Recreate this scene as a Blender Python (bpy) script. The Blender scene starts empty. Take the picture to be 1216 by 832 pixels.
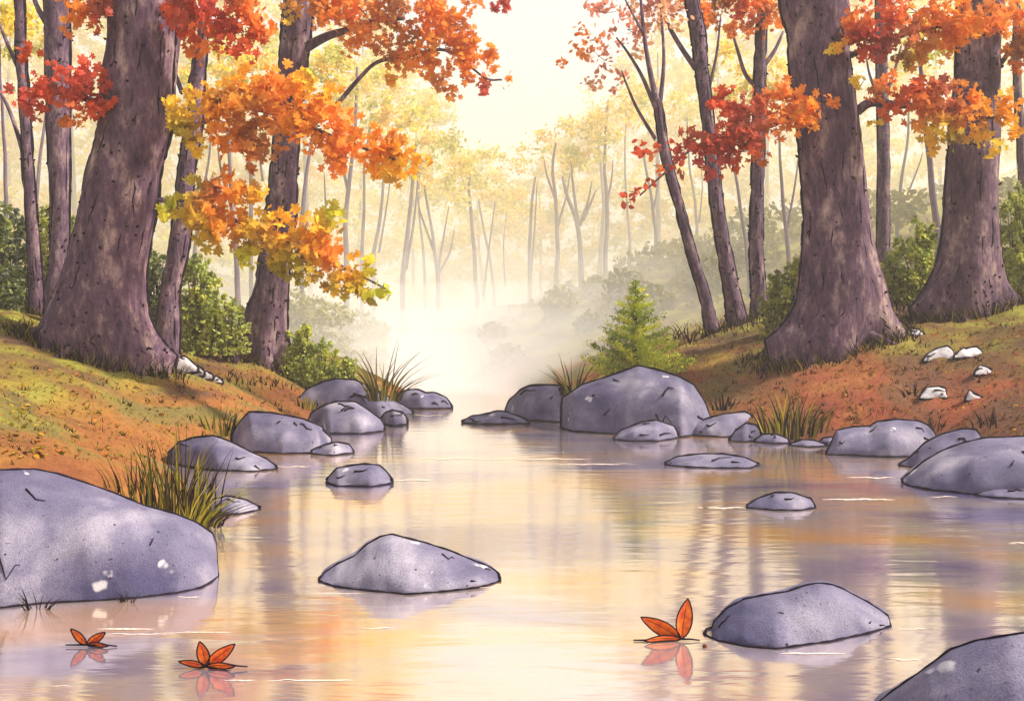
import bpy, math, random
import numpy as np
from mathutils import noise as mnoise, Vector
random.seed(7)
RNG = np.random.default_rng(11)
R = math.radians
S = bpy.context.scene
COL = S.collection

# ------------------------------------------------------------------ camera
F = 1182.0            # focal length in photograph pixels (1216 wide)
CX, CY, EYE = 608.0, 400.0, 1.6
cam = bpy.data.cameras.new('camera')
cam.sensor_width = 36.0
cam.lens = 36.0 * F / 1216.0
cam.shift_y = -16.0 / 1216.0
cam.clip_start = 0.05
cam.clip_end = 600
camo = bpy.data.objects.new('camera', cam)
COL.objects.link(camo)
camo.location = (0, 0, EYE)
camo.rotation_euler = (R(90), 0, 0)
S.camera = camo

# ------------------------------------------------------------------ light
SUN_EL, SUN_AZ = 44.0, 96.0          # azimuth from +y (away from camera) towards +x
W = bpy.data.worlds.new('World')
S.world = W
W.use_nodes = True
nt = W.node_tree
nt.nodes.clear()
out = nt.nodes.new('ShaderNodeOutputWorld')
sky = nt.nodes.new('ShaderNodeTexSky')
sky.sky_type = 'NISHITA'
sky.sun_disc = False
sky.sun_elevation = R(SUN_EL)
sky.sun_rotation = R(SUN_AZ)
sky.dust_density = 4.0
sky.air_density = 1.0
b1 = nt.nodes.new('ShaderNodeBackground')
b1.inputs[1].default_value = 0.05
nt.links.new(sky.outputs[0], b1.inputs[0])
tc = nt.nodes.new('ShaderNodeTexCoord')
sp = nt.nodes.new('ShaderNodeSeparateXYZ')
nt.links.new(tc.outputs['Generated'], sp.inputs[0])
rmp = nt.nodes.new('ShaderNodeValToRGB')
e = rmp.color_ramp.elements
e[0].position = 0.0; e[0].color = (1.0, 0.93, 0.78, 1)
e[1].position = 1.0; e[1].color = (0.58, 0.58, 0.80, 1)
m = e.new(0.16); m.color = (1.0, 0.965, 0.90, 1)
m = e.new(0.33); m.color = (0.93, 0.92, 0.96, 1)
m = e.new(0.5); m.color = (0.86, 0.83, 0.88, 1)
nt.links.new(sp.outputs[2], rmp.inputs[0])
b2 = nt.nodes.new('ShaderNodeBackground')      # thin bright cloud veil over the clear sky
b2.inputs[1].default_value = 0.43
nt.links.new(rmp.outputs[0], b2.inputs[0])
ad = nt.nodes.new('ShaderNodeAddShader')
nt.links.new(b1.outputs[0], ad.inputs[0])
nt.links.new(b2.outputs[0], ad.inputs[1])
nt.links.new(ad.outputs[0], out.inputs[0])

sun = bpy.data.lights.new('sun', 'SUN')
sun.energy = 5.0
sun.angle = R(4)
sun.color = (1.0, 0.93, 0.82)
so = bpy.data.objects.new('sun', sun)
COL.objects.link(so)
sd = Vector((math.sin(R(SUN_AZ)) * math.cos(R(SUN_EL)), math.cos(R(SUN_AZ)) * math.cos(R(SUN_EL)), math.sin(R(SUN_EL))))
sky.sun_rotation = R(SUN_AZ)
so.rotation_euler = sd.to_track_quat('Z', 'Y').to_euler()

S.view_settings.view_transform = 'Standard'
S.view_settings.look = 'None'
S.view_settings.exposure = 0.72
S.view_settings.gamma = 1.0
S.view_settings.use_curve_mapping = False
c = S.cycles
c.use_denoising = True
c.max_bounces = 8
c.volume_bounces = 5
c.transparent_max_bounces = 8
c.sample_clamp_indirect = 4.0
c.use_adaptive_sampling = True
c.adaptive_threshold = 0.02

# ------------------------------------------------------------------ helpers
def lin(r, g, b, k=1.0):
    f = lambda v: (v / 255 / 12.92 if v / 255 <= 0.04045 else ((v / 255 + 0.055) / 1.055) ** 2.4)
    return (f(r) * k, f(g) * k, f(b) * k, 1.0)

def P(px, py, d):
    """point seen at photograph pixel (px, py) at depth d"""
    return np.array([(px - CX) / F * d, d, EYE - (py - CY) / F * d])

class MB:
    def __init__(s):
        s.v = []; s.f = []; s.m = []; s.c = []; s.n = 0
    def add(s, verts, faces, mi=0, col=None):
        verts = np.asarray(verts, float)
        s.v.append(verts)
        n = s.n
        s.f.extend([tuple(i + n for i in f) for f in faces])
        s.m.extend([mi] * len(faces))
        if col is None: col = (1, 1, 1, 1)
        col = np.asarray(col, float)
        if col.ndim == 1: col = np.tile(col, (len(verts), 1))
        s.c.append(col)
        s.n += len(verts)
    def tube(s, pts, rad, n=6, mi=0, cap=True, col=None):
        pts = np.asarray(pts, float); k = len(pts)
        rad = np.broadcast_to(np.asarray(rad, float), (k,))
        t = np.gradient(pts, axis=0)
        t /= np.linalg.norm(t, axis=1)[:, None] + 1e-9
        ref = np.array([0.13, -1, 0.07])
        if abs(np.mean(t @ ref)) > 0.8: ref = np.array([1, 0.1, 0.2])
        a = np.cross(t, ref); a /= np.linalg.norm(a, axis=1)[:, None] + 1e-9
        b = np.cross(t, a)
        ang = np.arange(n) * 2 * math.pi / n
        V = pts[:, None, :] + rad[:, None, None] * (np.cos(ang)[None, :, None] * a[:, None, :] + np.sin(ang)[None, :, None] * b[:, None, :])
        V = V.reshape(-1, 3)
        fs = []
        for i in range(k - 1):
            for j in range(n):
                j2 = (j + 1) % n
                fs.append((i * n + j, i * n + j2, (i + 1) * n + j2, (i + 1) * n + j))
        if cap:
            fs.append(tuple(range(n))[::-1]); fs.append(tuple((k - 1) * n + j for j in range(n)))
        s.add(V, fs, mi, col)
    def build(s, name, mats, parent=None, smooth=False, loc=(0, 0, 0), attr=False):
        me = bpy.data.meshes.new(name)
        V = np.concatenate(s.v) - np.asarray(loc, float)
        me.from_pydata(V.tolist(), [], s.f)
        if not isinstance(mats, (list, tuple)): mats = [mats]
        for m_ in mats: me.materials.append(m_)
        if len(mats) > 1: me.polygons.foreach_set('material_index', s.m)
        if smooth: me.polygons.foreach_set('use_smooth', [True] * len(s.f))
        if attr:
            ca = me.color_attributes.new('tint', 'FLOAT_COLOR', 'POINT')
            ca.data.foreach_set('color', np.concatenate(s.c).ravel())
        me.update()
        o = bpy.data.objects.new(name, me)
        COL.objects.link(o)
        o.location = loc
        if parent is not None:
            o.parent = parent
            w_, q_ = Vector((0, 0, 0)), parent
            while q_ is not None: w_ += q_.location; q_ = q_.parent
            o.location = Vector(loc) - w_
        return o

def tag(o, label=None, cat=None, group=None, kind=None):
    if label: o['label'] = label
    if cat: o['category'] = cat
    if group: o['group'] = group
    if kind: o['kind'] = kind
    return o

def thing(name, label, cat, loc, group=None):
    o = bpy.data.objects.new(name, None)
    o.empty_display_size = 0.2
    COL.objects.link(o)
    o.location = loc
    return tag(o, label, cat, group)

def fbm(p, s=1.0, o=3):
    v = 0; a = 1
    for i in range(o):
        v += a * mnoise.noise(Vector(p) * s); s *= 2.1; a *= 0.5
    return v

# ------------------------------------------------------------------ materials
def newmat(name):
    m = bpy.data.materials.new(name); m.use_nodes = True
    n = m.node_tree
    n.nodes.clear()
    o = n.nodes.new('ShaderNodeOutputMaterial')
    return m, n, o

def N(n, t, **kw):
    x = n.nodes.new(t)
    for k, v in kw.items(): setattr(x, k, v)
    return x

def noise_node(n, vec, scale, detail=4, rough=0.6, dist=0.0):
    x = N(n, 'ShaderNodeTexNoise')
    x.inputs['Scale'].default_value = scale
    x.inputs['Detail'].default_value = detail
    x.inputs['Roughness'].default_value = rough
    x.inputs['Distortion'].default_value = dist
    n.links.new(vec, x.inputs['Vector'])
    return x.outputs['Fac']

def ramp(n, fac, stops):
    r = N(n, 'ShaderNodeValToRGB')
    e = r.color_ramp.elements
    while len(e) > 1: e.remove(e[-1])
    e[0].position = stops[0][0]; e[0].color = stops[0][1]
    for p, c_ in stops[1:]:
        q = e.new(p); q.color = c_
    n.links.new(fac, r.inputs[0])
    return r.outputs['Color']

def mix(n, fac, a, b, mode='MIX'):
    x = N(n, 'ShaderNodeMix', data_type='RGBA', blend_type=mode)
    for s, v in ((x.inputs[0], fac), (x.inputs[6], a), (x.inputs[7], b)):
        if hasattr(v, 'links'): n.links.new(v, s)
        else: s.default_value = v
    return x.outputs[2]

def pos(n, scale=(1, 1, 1)):
    g = N(n, 'ShaderNodeNewGeometry')
    if scale == (1, 1, 1): return g.outputs['Position']
    m = N(n, 'ShaderNodeMapping'); m.inputs['Scale'].default_value = scale
    n.links.new(g.outputs['Position'], m.inputs[0])
    return m.outputs[0]

def bump(n, h, strength, dist=0.05):
    b = N(n, 'ShaderNodeBump')
    b.inputs['Strength'].default_value = strength
    b.inputs['Distance'].default_value = dist
    n.links.new(h, b.inputs['Height'])
    return b.outputs[0]

def pbsdf(n, o, col, rough=0.8, normal=None, spec=0.3):
    b = N(n, 'ShaderNodeBsdfPrincipled')
    if hasattr(col, 'links'): n.links.new(col, b.inputs['Base Color'])
    else: b.inputs['Base Color'].default_value = col
    b.inputs['Roughness'].default_value = rough
    b.inputs['Specular IOR Level'].default_value = spec
    if normal is not None: n.links.new(normal, b.inputs['Normal'])
    n.links.new(b.outputs[0], o.inputs[0])
    return b

G = lambda v: (v, v, v, 1)

def bark_mat(name, dark, mid, pale, k=1.0):
    m, n, o = newmat(name)
    p = pos(n); pz = pos(n, (1, 1, 0.25))
    a = noise_node(n, pos(n, (1, 1, 0.45)), 3.2 * k, 8, 0.72)
    base = ramp(n, a, [(0.30, dark), (0.52, mid), (0.76, pale)])
    f = noise_node(n, pz, 16 * k, 5, 0.7)
    base = mix(n, 0.75, base, ramp(n, f, [(0.34, G(0.42)), (0.52, G(1.0)), (0.75, G(1.25))]), 'MULTIPLY')
    g = noise_node(n, p, 75, 3, 0.8)
    base = mix(n, 0.55, base, ramp(n, g, [(0.38, G(0.6)), (0.6, G(1.2))]), 'MULTIPLY')
    s = noise_node(n, p, 21 * k, 2, 0.5)
    base = mix(n, ramp(n, s, [(0.70, G(0)), (0.73, G(1))]), base, lin(30, 20, 32))
    v = N(n, 'ShaderNodeTexVoronoi', feature='DISTANCE_TO_EDGE')
    v.inputs['Scale'].default_value = 9 * k
    n.links.new(pos(n, (1, 1, 0.3)), v.inputs['Vector'])
    h = mix(n, 0.5, f, v.outputs['Distance'])
    pbsdf(n, o, base, 0.9, bump(n, h, 0.55, 0.05), 0.15)
    return m

M_BARK = bark_mat('bark', lin(44, 28, 52), lin(104, 78, 92), lin(200, 172, 156))
M_BARK_THIN = bark_mat('thin_bark', lin(48, 34, 56), lin(104, 80, 96), lin(180, 154, 146), 1.6)
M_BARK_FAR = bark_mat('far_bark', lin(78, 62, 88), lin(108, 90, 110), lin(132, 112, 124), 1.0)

def plain(name, col, rough=0.9, var=0.25, scale=14):
    m, n, o = newmat(name)
    f = noise_node(n, pos(n), scale, 4, 0.6)
    c_ = mix(n, 1.0, col, ramp(n, f, [(0.3, G(1 - var)), (0.7, G(1 + var))]), 'MULTIPLY')
    pbsdf(n, o, c_, rough, None, 0.1)
    return m

M_INK = plain('dark_ink', lin(28, 20, 30), 0.95, 0.4, 40)  # ink colour for added outlines, cracks and leaf stalks
M_TWIG = plain('twig', lin(62, 46, 58), 0.9)

def rock_mat(name, low, midc, high, white=0.64):
    m, n, o = newmat(name)
    p = pos(n)
    a = noise_node(n, p, 1.5, 5, 0.55, 0.3)
    base = ramp(n, a, [(0.30, low), (0.5, midc), (0.72, high)])
    g = noise_node(n, p, 90, 3, 0.85)
    base = mix(n, 0.5, base, ramp(n, g, [(0.38, G(0.5)), (0.62, G(1.28))]), 'MULTIPLY')
    l = noise_node(n, p, 3.4, 3, 0.5, 0.2)                       # pale patches, painted in for lit spots
    base = mix(n, ramp(n, l, [(white, G(0)), (white + 0.025, G(0.7))]), base, lin(214, 208, 206))
    s = noise_node(n, p, 19, 2, 0.45)                            # pits
    base = mix(n, ramp(n, s, [(0.725, G(0)), (0.745, G(1))]), base, lin(34, 28, 44))
    s2 = noise_node(n, p, 52, 2, 0.4)
    base = mix(n, ramp(n, s2, [(0.70, G(0)), (0.73, G(0.8))]), base, lin(44, 38, 58))
    v = noise_node(n, p, 5.5, 8, 0.6)
    h = mix(n, 0.35, v, g)
    pbsdf(n, o, base, 0.75, bump(n, h, 0.5, 0.06), 0.25)
    return m

M_ROCK = rock_mat('river_rock', lin(66, 62, 92), lin(108, 102, 124), lin(166, 158, 168), 0.69)
M_PALE = rock_mat('pale_stone', lin(140, 132, 142), lin(186, 178, 178), lin(216, 208, 202), 0.64)

def leaf_mat(name, trans=0.35, k=1.0):
    m, n, o = newmat(name)
    a = N(n, 'ShaderNodeAttribute', attribute_name='tint')
    f = noise_node(n, pos(n), 60, 2, 0.6)
    c_ = mix(n, 0.6, a.outputs['Color'], ramp(n, f, [(0.35, G(0.75 * k)), (0.65, G(1.2 * k))]), 'MULTIPLY')
    d = N(n, 'ShaderNodeBsdfDiffuse'); t = N(n, 'ShaderNodeBsdfTranslucent')
    n.links.new(c_, d.inputs[0]); n.links.new(c_, t.inputs[0])
    x = N(n, 'ShaderNodeMixShader'); x.inputs[0].default_value = trans
    n.links.new(d.outputs[0], x.inputs[1]); n.links.new(t.outputs[0], x.inputs[2])
    n.links.new(x.outputs[0], o.inputs[0])
    return m

M_LEAF = leaf_mat('autumn_leaf', 0.42)
M_FAR_LEAF = leaf_mat('far_leaf', 0.4)
M_GREEN = leaf_mat('shrub_leaf', 0.3)
M_BLADE = leaf_mat('grass_blade', 0.25)

# ------------------------------------------------------------------ terrain
SHORE = np.array([(-4.5, -12), (-4, 2), (-3.7, 5), (-3.4, 7), (-3.05, 9.5), (-3.6, 11), (-4.4, 12.6), (-4.25, 14), (-3.9, 15), (-3.65, 16.8), (-4.2, 19.6), (-3.7, 21.6), (-2.7, 22.8),
                  (-2.4, 26), (-4.5, 32), (-9, 38), (-20, 45), (-20, 49), (-8, 42.5), (-2.6, 36), (0.0, 31), (0.7, 26), (0.6, 20.6), (1.6, 18.2), (2.8, 17.0),
                  (4.0, 15.6), (5.7, 14.3), (6.0, 12.4), (6.7, 10.4), (6.9, 8), (7, 3), (7.5, -12)], float)

def sdist(x, y):
    """distance to the shoreline, positive on land"""
    x = np.asarray(x, float); y = np.asarray(y, float)
    d = np.full(x.shape, 1e9); inside = np.zeros(x.shape, bool)
    n = len(SHORE)
    for i in range(n):
        ax, ay = SHORE[i]; bx, by = SHORE[(i + 1) % n]
        ex, ey = bx - ax, by - ay
        t = np.clip(((x - ax) * ex + (y - ay) * ey) / (ex * ex + ey * ey), 0, 1)
        d = np.minimum(d, np.hypot(x - ax - t * ex, y - ay - t * ey))
        cond = ((ay > y) != (by > y)) & (x < (bx - ax) * (y - ay) / (by - ay + 1e-12) + ax)
        inside ^= cond
    return np.where(inside, -d, d)

def sstep(a, b, x):
    t = np.clip((x - a) / (b - a), 0, 1)
    return t * t * (3 - 2 * t)

def H(x, y):
    x = np.asarray(x, float); y = np.asarray(y, float)
    s = sdist(x, y)
    near = 2.9 * (1 - np.exp(-np.maximum(s, 0) / 4.6))
    und = 0.10 * np.sin(x * 1.3 + 0.7 * y) * np.sin(y * 0.9 - 0.4 * x) + 0.05 * np.sin(2.9 * x + 1.1) * np.sin(2.3 * y) + 0.02 * np.sin(7 * x + y) * np.sin(6 * y - x)
    h = near + und * np.clip(s / 2.0, 0, 1)
    h = np.where(s < 0, -0.55 * (1 - np.exp(s / 0.8)), h)
    g = np.interp(x, [-3, 1.6, 5, 10, 15, 28, 60], [0, 0.8, 1.9, 2.9, 4.2, 7.0, 10])
    h = h + np.where(s > 0, g * sstep(30, 45, y), 0)
    g2 = np.interp(-x, [7, 12, 20, 40], [0, 1.0, 3.0, 7])
    h = h + np.where(s > 0, g2 * sstep(36, 60, y), 0)
    return h

def gz(x, y): return float(H(np.array([x]), np.array([y]))[0])

_Y = np.concatenate([np.arange(2.5, 30, 0.04), np.arange(30, 150, 0.25)])
def at(px, py):
    X = (px - CX) / F * _Y; Z = EYE - (py - CY) / F * _Y
    hh = np.maximum(H(X, _Y), 0)
    k = np.nonzero(Z <= hh)[0]
    i = k[0] if len(k) else len(_Y) - 1
    return float(X[i]), float(_Y[i]), float(hh[i])

xs = np.concatenate([np.arange(-130, -30, 7), np.arange(-30, -13, 1.2), np.arange(-13, 13, 0.16), np.arange(13, 30, 1.2), np.arange(30, 131, 7)])
ys = np.concatenate([np.arange(-18, 2, 1.5), np.arange(2, 26, 0.16), np.arange(26, 60, 0.8), np.arange(60, 172, 7)])
XX, YY = np.meshgrid(xs, ys)
ZZ = H(XX.ravel(), YY.ravel()).reshape(XX.shape)
ZZ += np.where(ZZ > 0.1, 0.02 * RNG.standard_normal(XX.shape), 0)
nx, ny = len(xs), len(ys)
mb = MB()
mb.add(np.stack([XX.ravel(), YY.ravel(), ZZ.ravel()], 1),
       [(j * nx + i, j * nx + i + 1, (j + 1) * nx + i + 1, (j + 1) * nx + i) for j in range(ny - 1) for i in range(nx - 1)])

m, n, o = newmat('bank_ground')
p = pos(n)
a = noise_node(n, pos(n, (0.55, 0.30, 0.8)), 0.9, 3, 0.5, 0.4)
col = ramp(n, a, [(0.32, lin(84, 64, 60)), (0.40, lin(124, 74, 46)), (0.47, lin(142, 92, 48)), (0.54, lin(112, 98, 54)), (0.68, lin(100, 90, 56))])
sx = N(n, 'ShaderNodeSeparateXYZ'); n.links.new(p, sx.inputs[0])
# height above the water decides whether turf or fallen leaves cover the soil
hz = N(n, 'ShaderNodeMapRange'); hz.inputs[1].default_value = 0.5; hz.inputs[2].default_value = 1.15
n.links.new(sx.outputs[2], hz.inputs[0])
turf = ramp(n, noise_node(n, p, 1.1, 3, 0.5), [(0.34, lin(78, 62, 50)), (0.44, lin(108, 86, 48)), (0.54, lin(120, 112, 46)), (0.66, lin(150, 146, 56))])
f1 = N(n, 'ShaderNodeMath', operation='MULTIPLY'); f1.inputs[1].default_value = 0.9
n.links.new(hz.outputs[0], f1.inputs[0])
col = mix(n, f1.outputs[0], col, turf)
# red-brown leaf mould of the right bank
rr = N(n, 'ShaderNodeMapRange'); rr.inputs[1].default_value = 2.2; rr.inputs[2].default_value = 5.0
n.links.new(sx.outputs[0], rr.inputs[0])
r2 = N(n, 'ShaderNodeMapRange'); r2.inputs[1].default_value = 1.75; r2.inputs[2].default_value = 1.0
n.links.new(sx.outputs[2], r2.inputs[0])
rm = N(n, 'ShaderNodeMath', operation='MULTIPLY'); n.links.new(rr.outputs[0], rm.inputs[0]); n.links.new(r2.outputs[0], rm.inputs[1])
rust = ramp(n, noise_node(n, pos(n, (0.6, 0.5, 1)), 0.8, 4, 0.5, 0.3), [(0.34, lin(78, 56, 56)), (0.46, lin(112, 72, 56)), (0.56, lin(150, 76, 54)), (0.66, lin(164, 108, 60))])
rm2 = N(n, 'ShaderNodeMath', operation='MULTIPLY'); rm2.inputs[1].default_value = 0.8; n.links.new(rm.outputs[0], rm2.inputs[0])
col = mix(n, rm2.outputs[0], col, rust)
g = noise_node(n, p, 45, 4, 0.8)
col = mix(n, 0.7, col, ramp(n, g, [(0.34, G(0.62)), (0.62, G(1.22))]), 'MULTIPLY')
g3 = noise_node(n, p, 9, 3, 0.6)
col = mix(n, 0.6, col, ramp(n, g3, [(0.36, G(0.72)), (0.6, G(1.12))]), 'MULTIPLY')
pbsdf(n, o, col, 0.95, bump(n, mix(n, 0.4, g3, g), 0.7, 0.06), 0.1)
tag(mb.build('ground', m, smooth=True), 'grassy stream banks strewn with orange and olive leaf litter', None, None, 'structure')

# water
m, n, o = newmat('stream_water')
w1 = noise_node(n, pos(n, (0.55, 2.2, 1)), 2.2, 3, 0.5, 0.4)
w2 = noise_node(n, pos(n, (1.0, 3.0, 1)), 9.0, 2, 0.5)
hh = mix(n, 0.06, w1, w2)
nb = bump(n, hh, 0.10, 0.05)
gl = N(n, 'ShaderNodeBsdfGlossy'); gl.inputs['Roughness'].default_value = 0.10
gl.inputs['Color'].default_value = (0.90, 0.84, 0.79, 1)
n.links.new(nb, gl.inputs['Normal'])
df = N(n, 'ShaderNodeBsdfDiffuse')
refl_tint = ramp(n, noise_node(n, pos(n, (0.35, 0.8, 1)), 0.9, 4, 0.55, 0.4), [(0.36, lin(112, 104, 156)), (0.5, lin(196, 178, 174)), (0.64, lin(236, 176, 108))])  # lavender and peach patches painted in for reflected colour
n.links.new(refl_tint, df.inputs[0])
fr = N(n, 'ShaderNodeFresnel'); fr.inputs['IOR'].default_value = 1.9
n.links.new(nb, fr.inputs['Normal'])
mr = N(n, 'ShaderNodeMapRange'); mr.inputs[1].default_value = 0.1; mr.inputs[2].default_value = 0.7; mr.inputs[3].default_value = 0.70; mr.inputs[4].default_value = 0.95
n.links.new(fr.outputs[0], mr.inputs[0])
x = N(n, 'ShaderNodeMixShader')
n.links.new(mr.outputs[0], x.inputs[0]); n.links.new(df.outputs[0], x.inputs[1]); n.links.new(gl.outputs[0], x.inputs[2])
n.links.new(x.outputs[0], o.inputs[0])
mb = MB()
mb.add([(-26, -14, 0), (9, -14, 0), (9, 56, 0), (-26, 56, 0)], [(0, 1, 2, 3)])
tag(mb.build('stream_water', m), 'calm stream water reflecting the misty autumn wood', None, None, 'structure')

# ------------------------------------------------------------------ haze and mist
def volume(name, dens, col, aniso=0.25):
    m, n, o = newmat(name)
    v = N(n, 'ShaderNodeVolumePrincipled')
    v.inputs['Density'].default_value = dens
    v.inputs['Color'].default_value = col
    v.inputs['Anisotropy'].default_value = aniso
    n.links.new(v.outputs[0], o.inputs['Volume'])
    return m

def box_mb(x0, x1, y0, y1, z0, z1):
    b = MB()
    b.add([(x0, y0, z0), (x1, y0, z0), (x1, y1, z0), (x0, y1, z0), (x0, y0, z1), (x1, y0, z1), (x1, y1, z1), (x0, y1, z1)],
          [(0, 3, 2, 1), (4, 5, 6, 7), (0, 1, 5, 4), (1, 2, 6, 5), (2, 3, 7, 6), (3, 0, 4, 7)])
    return b
tag(box_mb(-136, 136, -20, 176, -2.2, 34).build('haze', volume('haze_air', 0.0018, (1.0, 0.95, 0.86, 1))), 'thin warm haze filling the wood', None, None, 'stuff')

def ellipsoid(cx, cy, cz, rx, ry, rz, nu=40, nv=20):
    b = MB(); V = [(cx, cy, cz + rz)]
    for j in range(1, nv):
        t = math.pi * j / nv
        for i in range(nu):
            f = 2 * math.pi * i / nu
            V.append((cx + rx * math.sin(t) * math.cos(f), cy + ry * math.sin(t) * math.sin(f), cz + rz * math.cos(t)))
    V.append((cx, cy, cz - rz))
    fs = [(0, 1 + i, 1 + (i + 1) % nu) for i in range(nu)]
    for j in range(nv - 2):
        for i in range(nu):
            a_ = 1 + j * nu + i; b_ = 1 + j * nu + (i + 1) % nu
            fs.append((a_, a_ + nu, b_ + nu, b_))
    q = len(V) - 1; s0 = 1 + (nv - 2) * nu
    fs += [(s0 + i, q, s0 + (i + 1) % nu) for i in range(nu)]
    b.add(V, fs)
    return b
tag(ellipsoid(0, 64, 2, 78, 38, 19).build('mist', volume('wood_mist', 0.016, (1.0, 0.955, 0.76, 1), 0.3), smooth=True), 'warm golden mist hanging between the far trees', None, None, 'stuff')
for k_, (rz_, rx_, ry_) in enumerate([(2.2, 15, 11.5), (3.2, 17, 12.6), (4.2, 19, 13.4), (5.4, 21, 14.2), (6.8, 23, 15), (8.4, 25, 15.8)]):
    tag(ellipsoid(-0.5, 39 + 0.3 * k_, -0.4, rx_, ry_, rz_).build('mist', volume('stream_mist', [0.10, 0.07, 0.04, 0.018, 0.008, 0.004][k_], (1.0, 1.0, 0.995, 1), 0.0), smooth=True), 'white mist lying low over the stream', None, None, 'stuff')

# ------------------------------------------------------------------ rocks
def rock(label, top, bot, group=None, mat=None, depth=0.40, ink=1.0, name='boulder', ground=False):
    mat = mat or M_ROCK
    top = np.array(top, float); bot = np.array(bot, float)
    x0, x1 = min(top[0, 0], bot[0, 0]), max(top[-1, 0], bot[-1, 0])
    nc = int(np.clip((x1 - x0) / 3.0, 18, 90))
    # pixel columns, denser at the ends
    u = (1 - np.cos(np.linspace(0, math.pi, nc))) / 2 * 0.5 + np.linspace(0, 1, nc) * 0.5
    pxs = x0 + (x1 - x0) * u
    tp = np.interp(pxs, top[:, 0], top[:, 1]); bt = np.interp(pxs, bot[:, 0], bot[:, 1])
    bt = np.maximum(bt, tp + 0.4)
    Yf, Zg = [], []
    for a_, b_ in zip(pxs, bt):
        if ground:
            _, y_, z_ = at(a_, b_)
        else:
            y_ = EYE * F / (b_ - CY); z_ = 0.0
        Yf.append(y_); Zg.append(z_)
    Yf = np.array(Yf); Zg = np.array(Zg)
    if ground:
        Yf[:] = np.median(Yf)
        Zg = EYE - (bt - CY) * Yf / F
    Wd = (x1 - x0) / F * Yf.mean()
    env = np.sqrt(np.clip(4 * u * (1 - u), 0, 1)) ** 0.8
    t = np.maximum(Wd * depth * env, 0.015)
    Yc = Yf + t
    Zc = EYE - (tp - CY) * Yc / F
    c_ = np.maximum(Zc - Zg, 0.004)
    A = R(74)
    th = np.concatenate([np.linspace(0, A, 13), A + (np.linspace(0, 1, 13)[1:]) * A])
    rows = []
    for k_, q in enumerate(th):
        if q <= A: yy = Yf + t * (1 - math.cos(q)) / (1 - math.cos(A)); zz = math.sin(q) / math.sin(A)
        else:
            w = 2 * A - q; yy = Yc + t * 0.9 * (1 - (1 - math.cos(w)) / (1 - math.cos(A))); zz = math.sin(w) / math.sin(A)
        xr = (pxs - CX) / F * yy
        rows.append(np.stack([xr, yy, Zg + c_ * zz], 1))
    first = rows[0].copy(); first[:, 2] -= 0.25; last = rows[-1].copy(); last[:, 2] -= 0.5
    rows = [first] + rows + [last]
    V = np.array(rows)                       # rows x cols x 3
    cr = 13                                  # crest row index
    seed = random.uniform(0, 50)
    amp = min(Wd * 0.045, 0.05)
    for j in range(1, len(rows) - 1):
        wgt = min(1, abs(j - cr) / 3.0) * min(1, j / 2.5)
        for i in range(nc):
            p_ = V[j, i] / max(Wd, 0.2) * 2.4 + seed
            f_ = fbm(p_, 1.0, 3)
            V[j, i, 1] -= amp * f_ * wgt * 1.2 * (1 if j < cr else -1)
            V[j, i, 2] += amp * f_ * wgt * 0.7 * env[i]
    nr = len(rows)
    base = (float((pxs.mean() - CX) / F * Yf.mean()), float(Yf.mean() + t.mean()), float(Zg.mean()))
    b = MB()
    b.add(V.reshape(-1, 3), [(j * nc + i, j * nc + i + 1, (j + 1) * nc + i + 1, (j + 1) * nc + i) for j in range(nr - 1) for i in range(nc - 1)])
    # ink outline tubes added along the crest and the foot
    r0 = 0.00135 * Yf.mean() * ink
    wob = lambda L: np.array([0.55 + 0.75 * (0.5 + 0.5 * math.sin(seed + i * 0.9) * math.sin(i * 0.37 + seed)) for i in range(L)])
    b.tube(V[cr] + np.array([0, 0, r0 * 0.3]), r0 * wob(nc), 5, 1)
    ft = V[1].copy(); ft[:, 1] -= r0 * 0.5; ft[:, 2] = np.maximum(ft[:, 2], 0.002 if not ground else -9)
    b.tube(ft, r0 * 1.15 * wob(nc), 5, 1)
    # ink outline from foot to crest at both ends
    for i in (0, nc - 1): b.tube(V[1:cr + 1, i] , r0 * 0.9, 5, 1)
    # a few short cracks and pits on the face
    for q in range(int(1 + Wd * 2.2)):
        i = random.randint(2, nc - 6); j = random.randint(4, 11)
        pts = []
        for s_ in range(random.randint(2, 5)):
            if 0 <= i < nc and 1 < j < cr: pts.append(V[j, i] + np.array([0, -r0 * 0.4, r0 * 0.4]))
            i += random.choice([1, 1, 2]); j += random.choice([-1, 0, 0, 1])
        if len(pts) >= 2: b.tube(pts, r0 * np.linspace(0.8, 0.25, len(pts)), 4, 1)
    o = b.build(name, [mat, M_INK], loc=base)
    me = o.data
    me.polygons.foreach_set('use_smooth', [True] * len(me.polygons))
    return tag(o, label, 'stone' if name == 'stone' else 'boulder', group)

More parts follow.
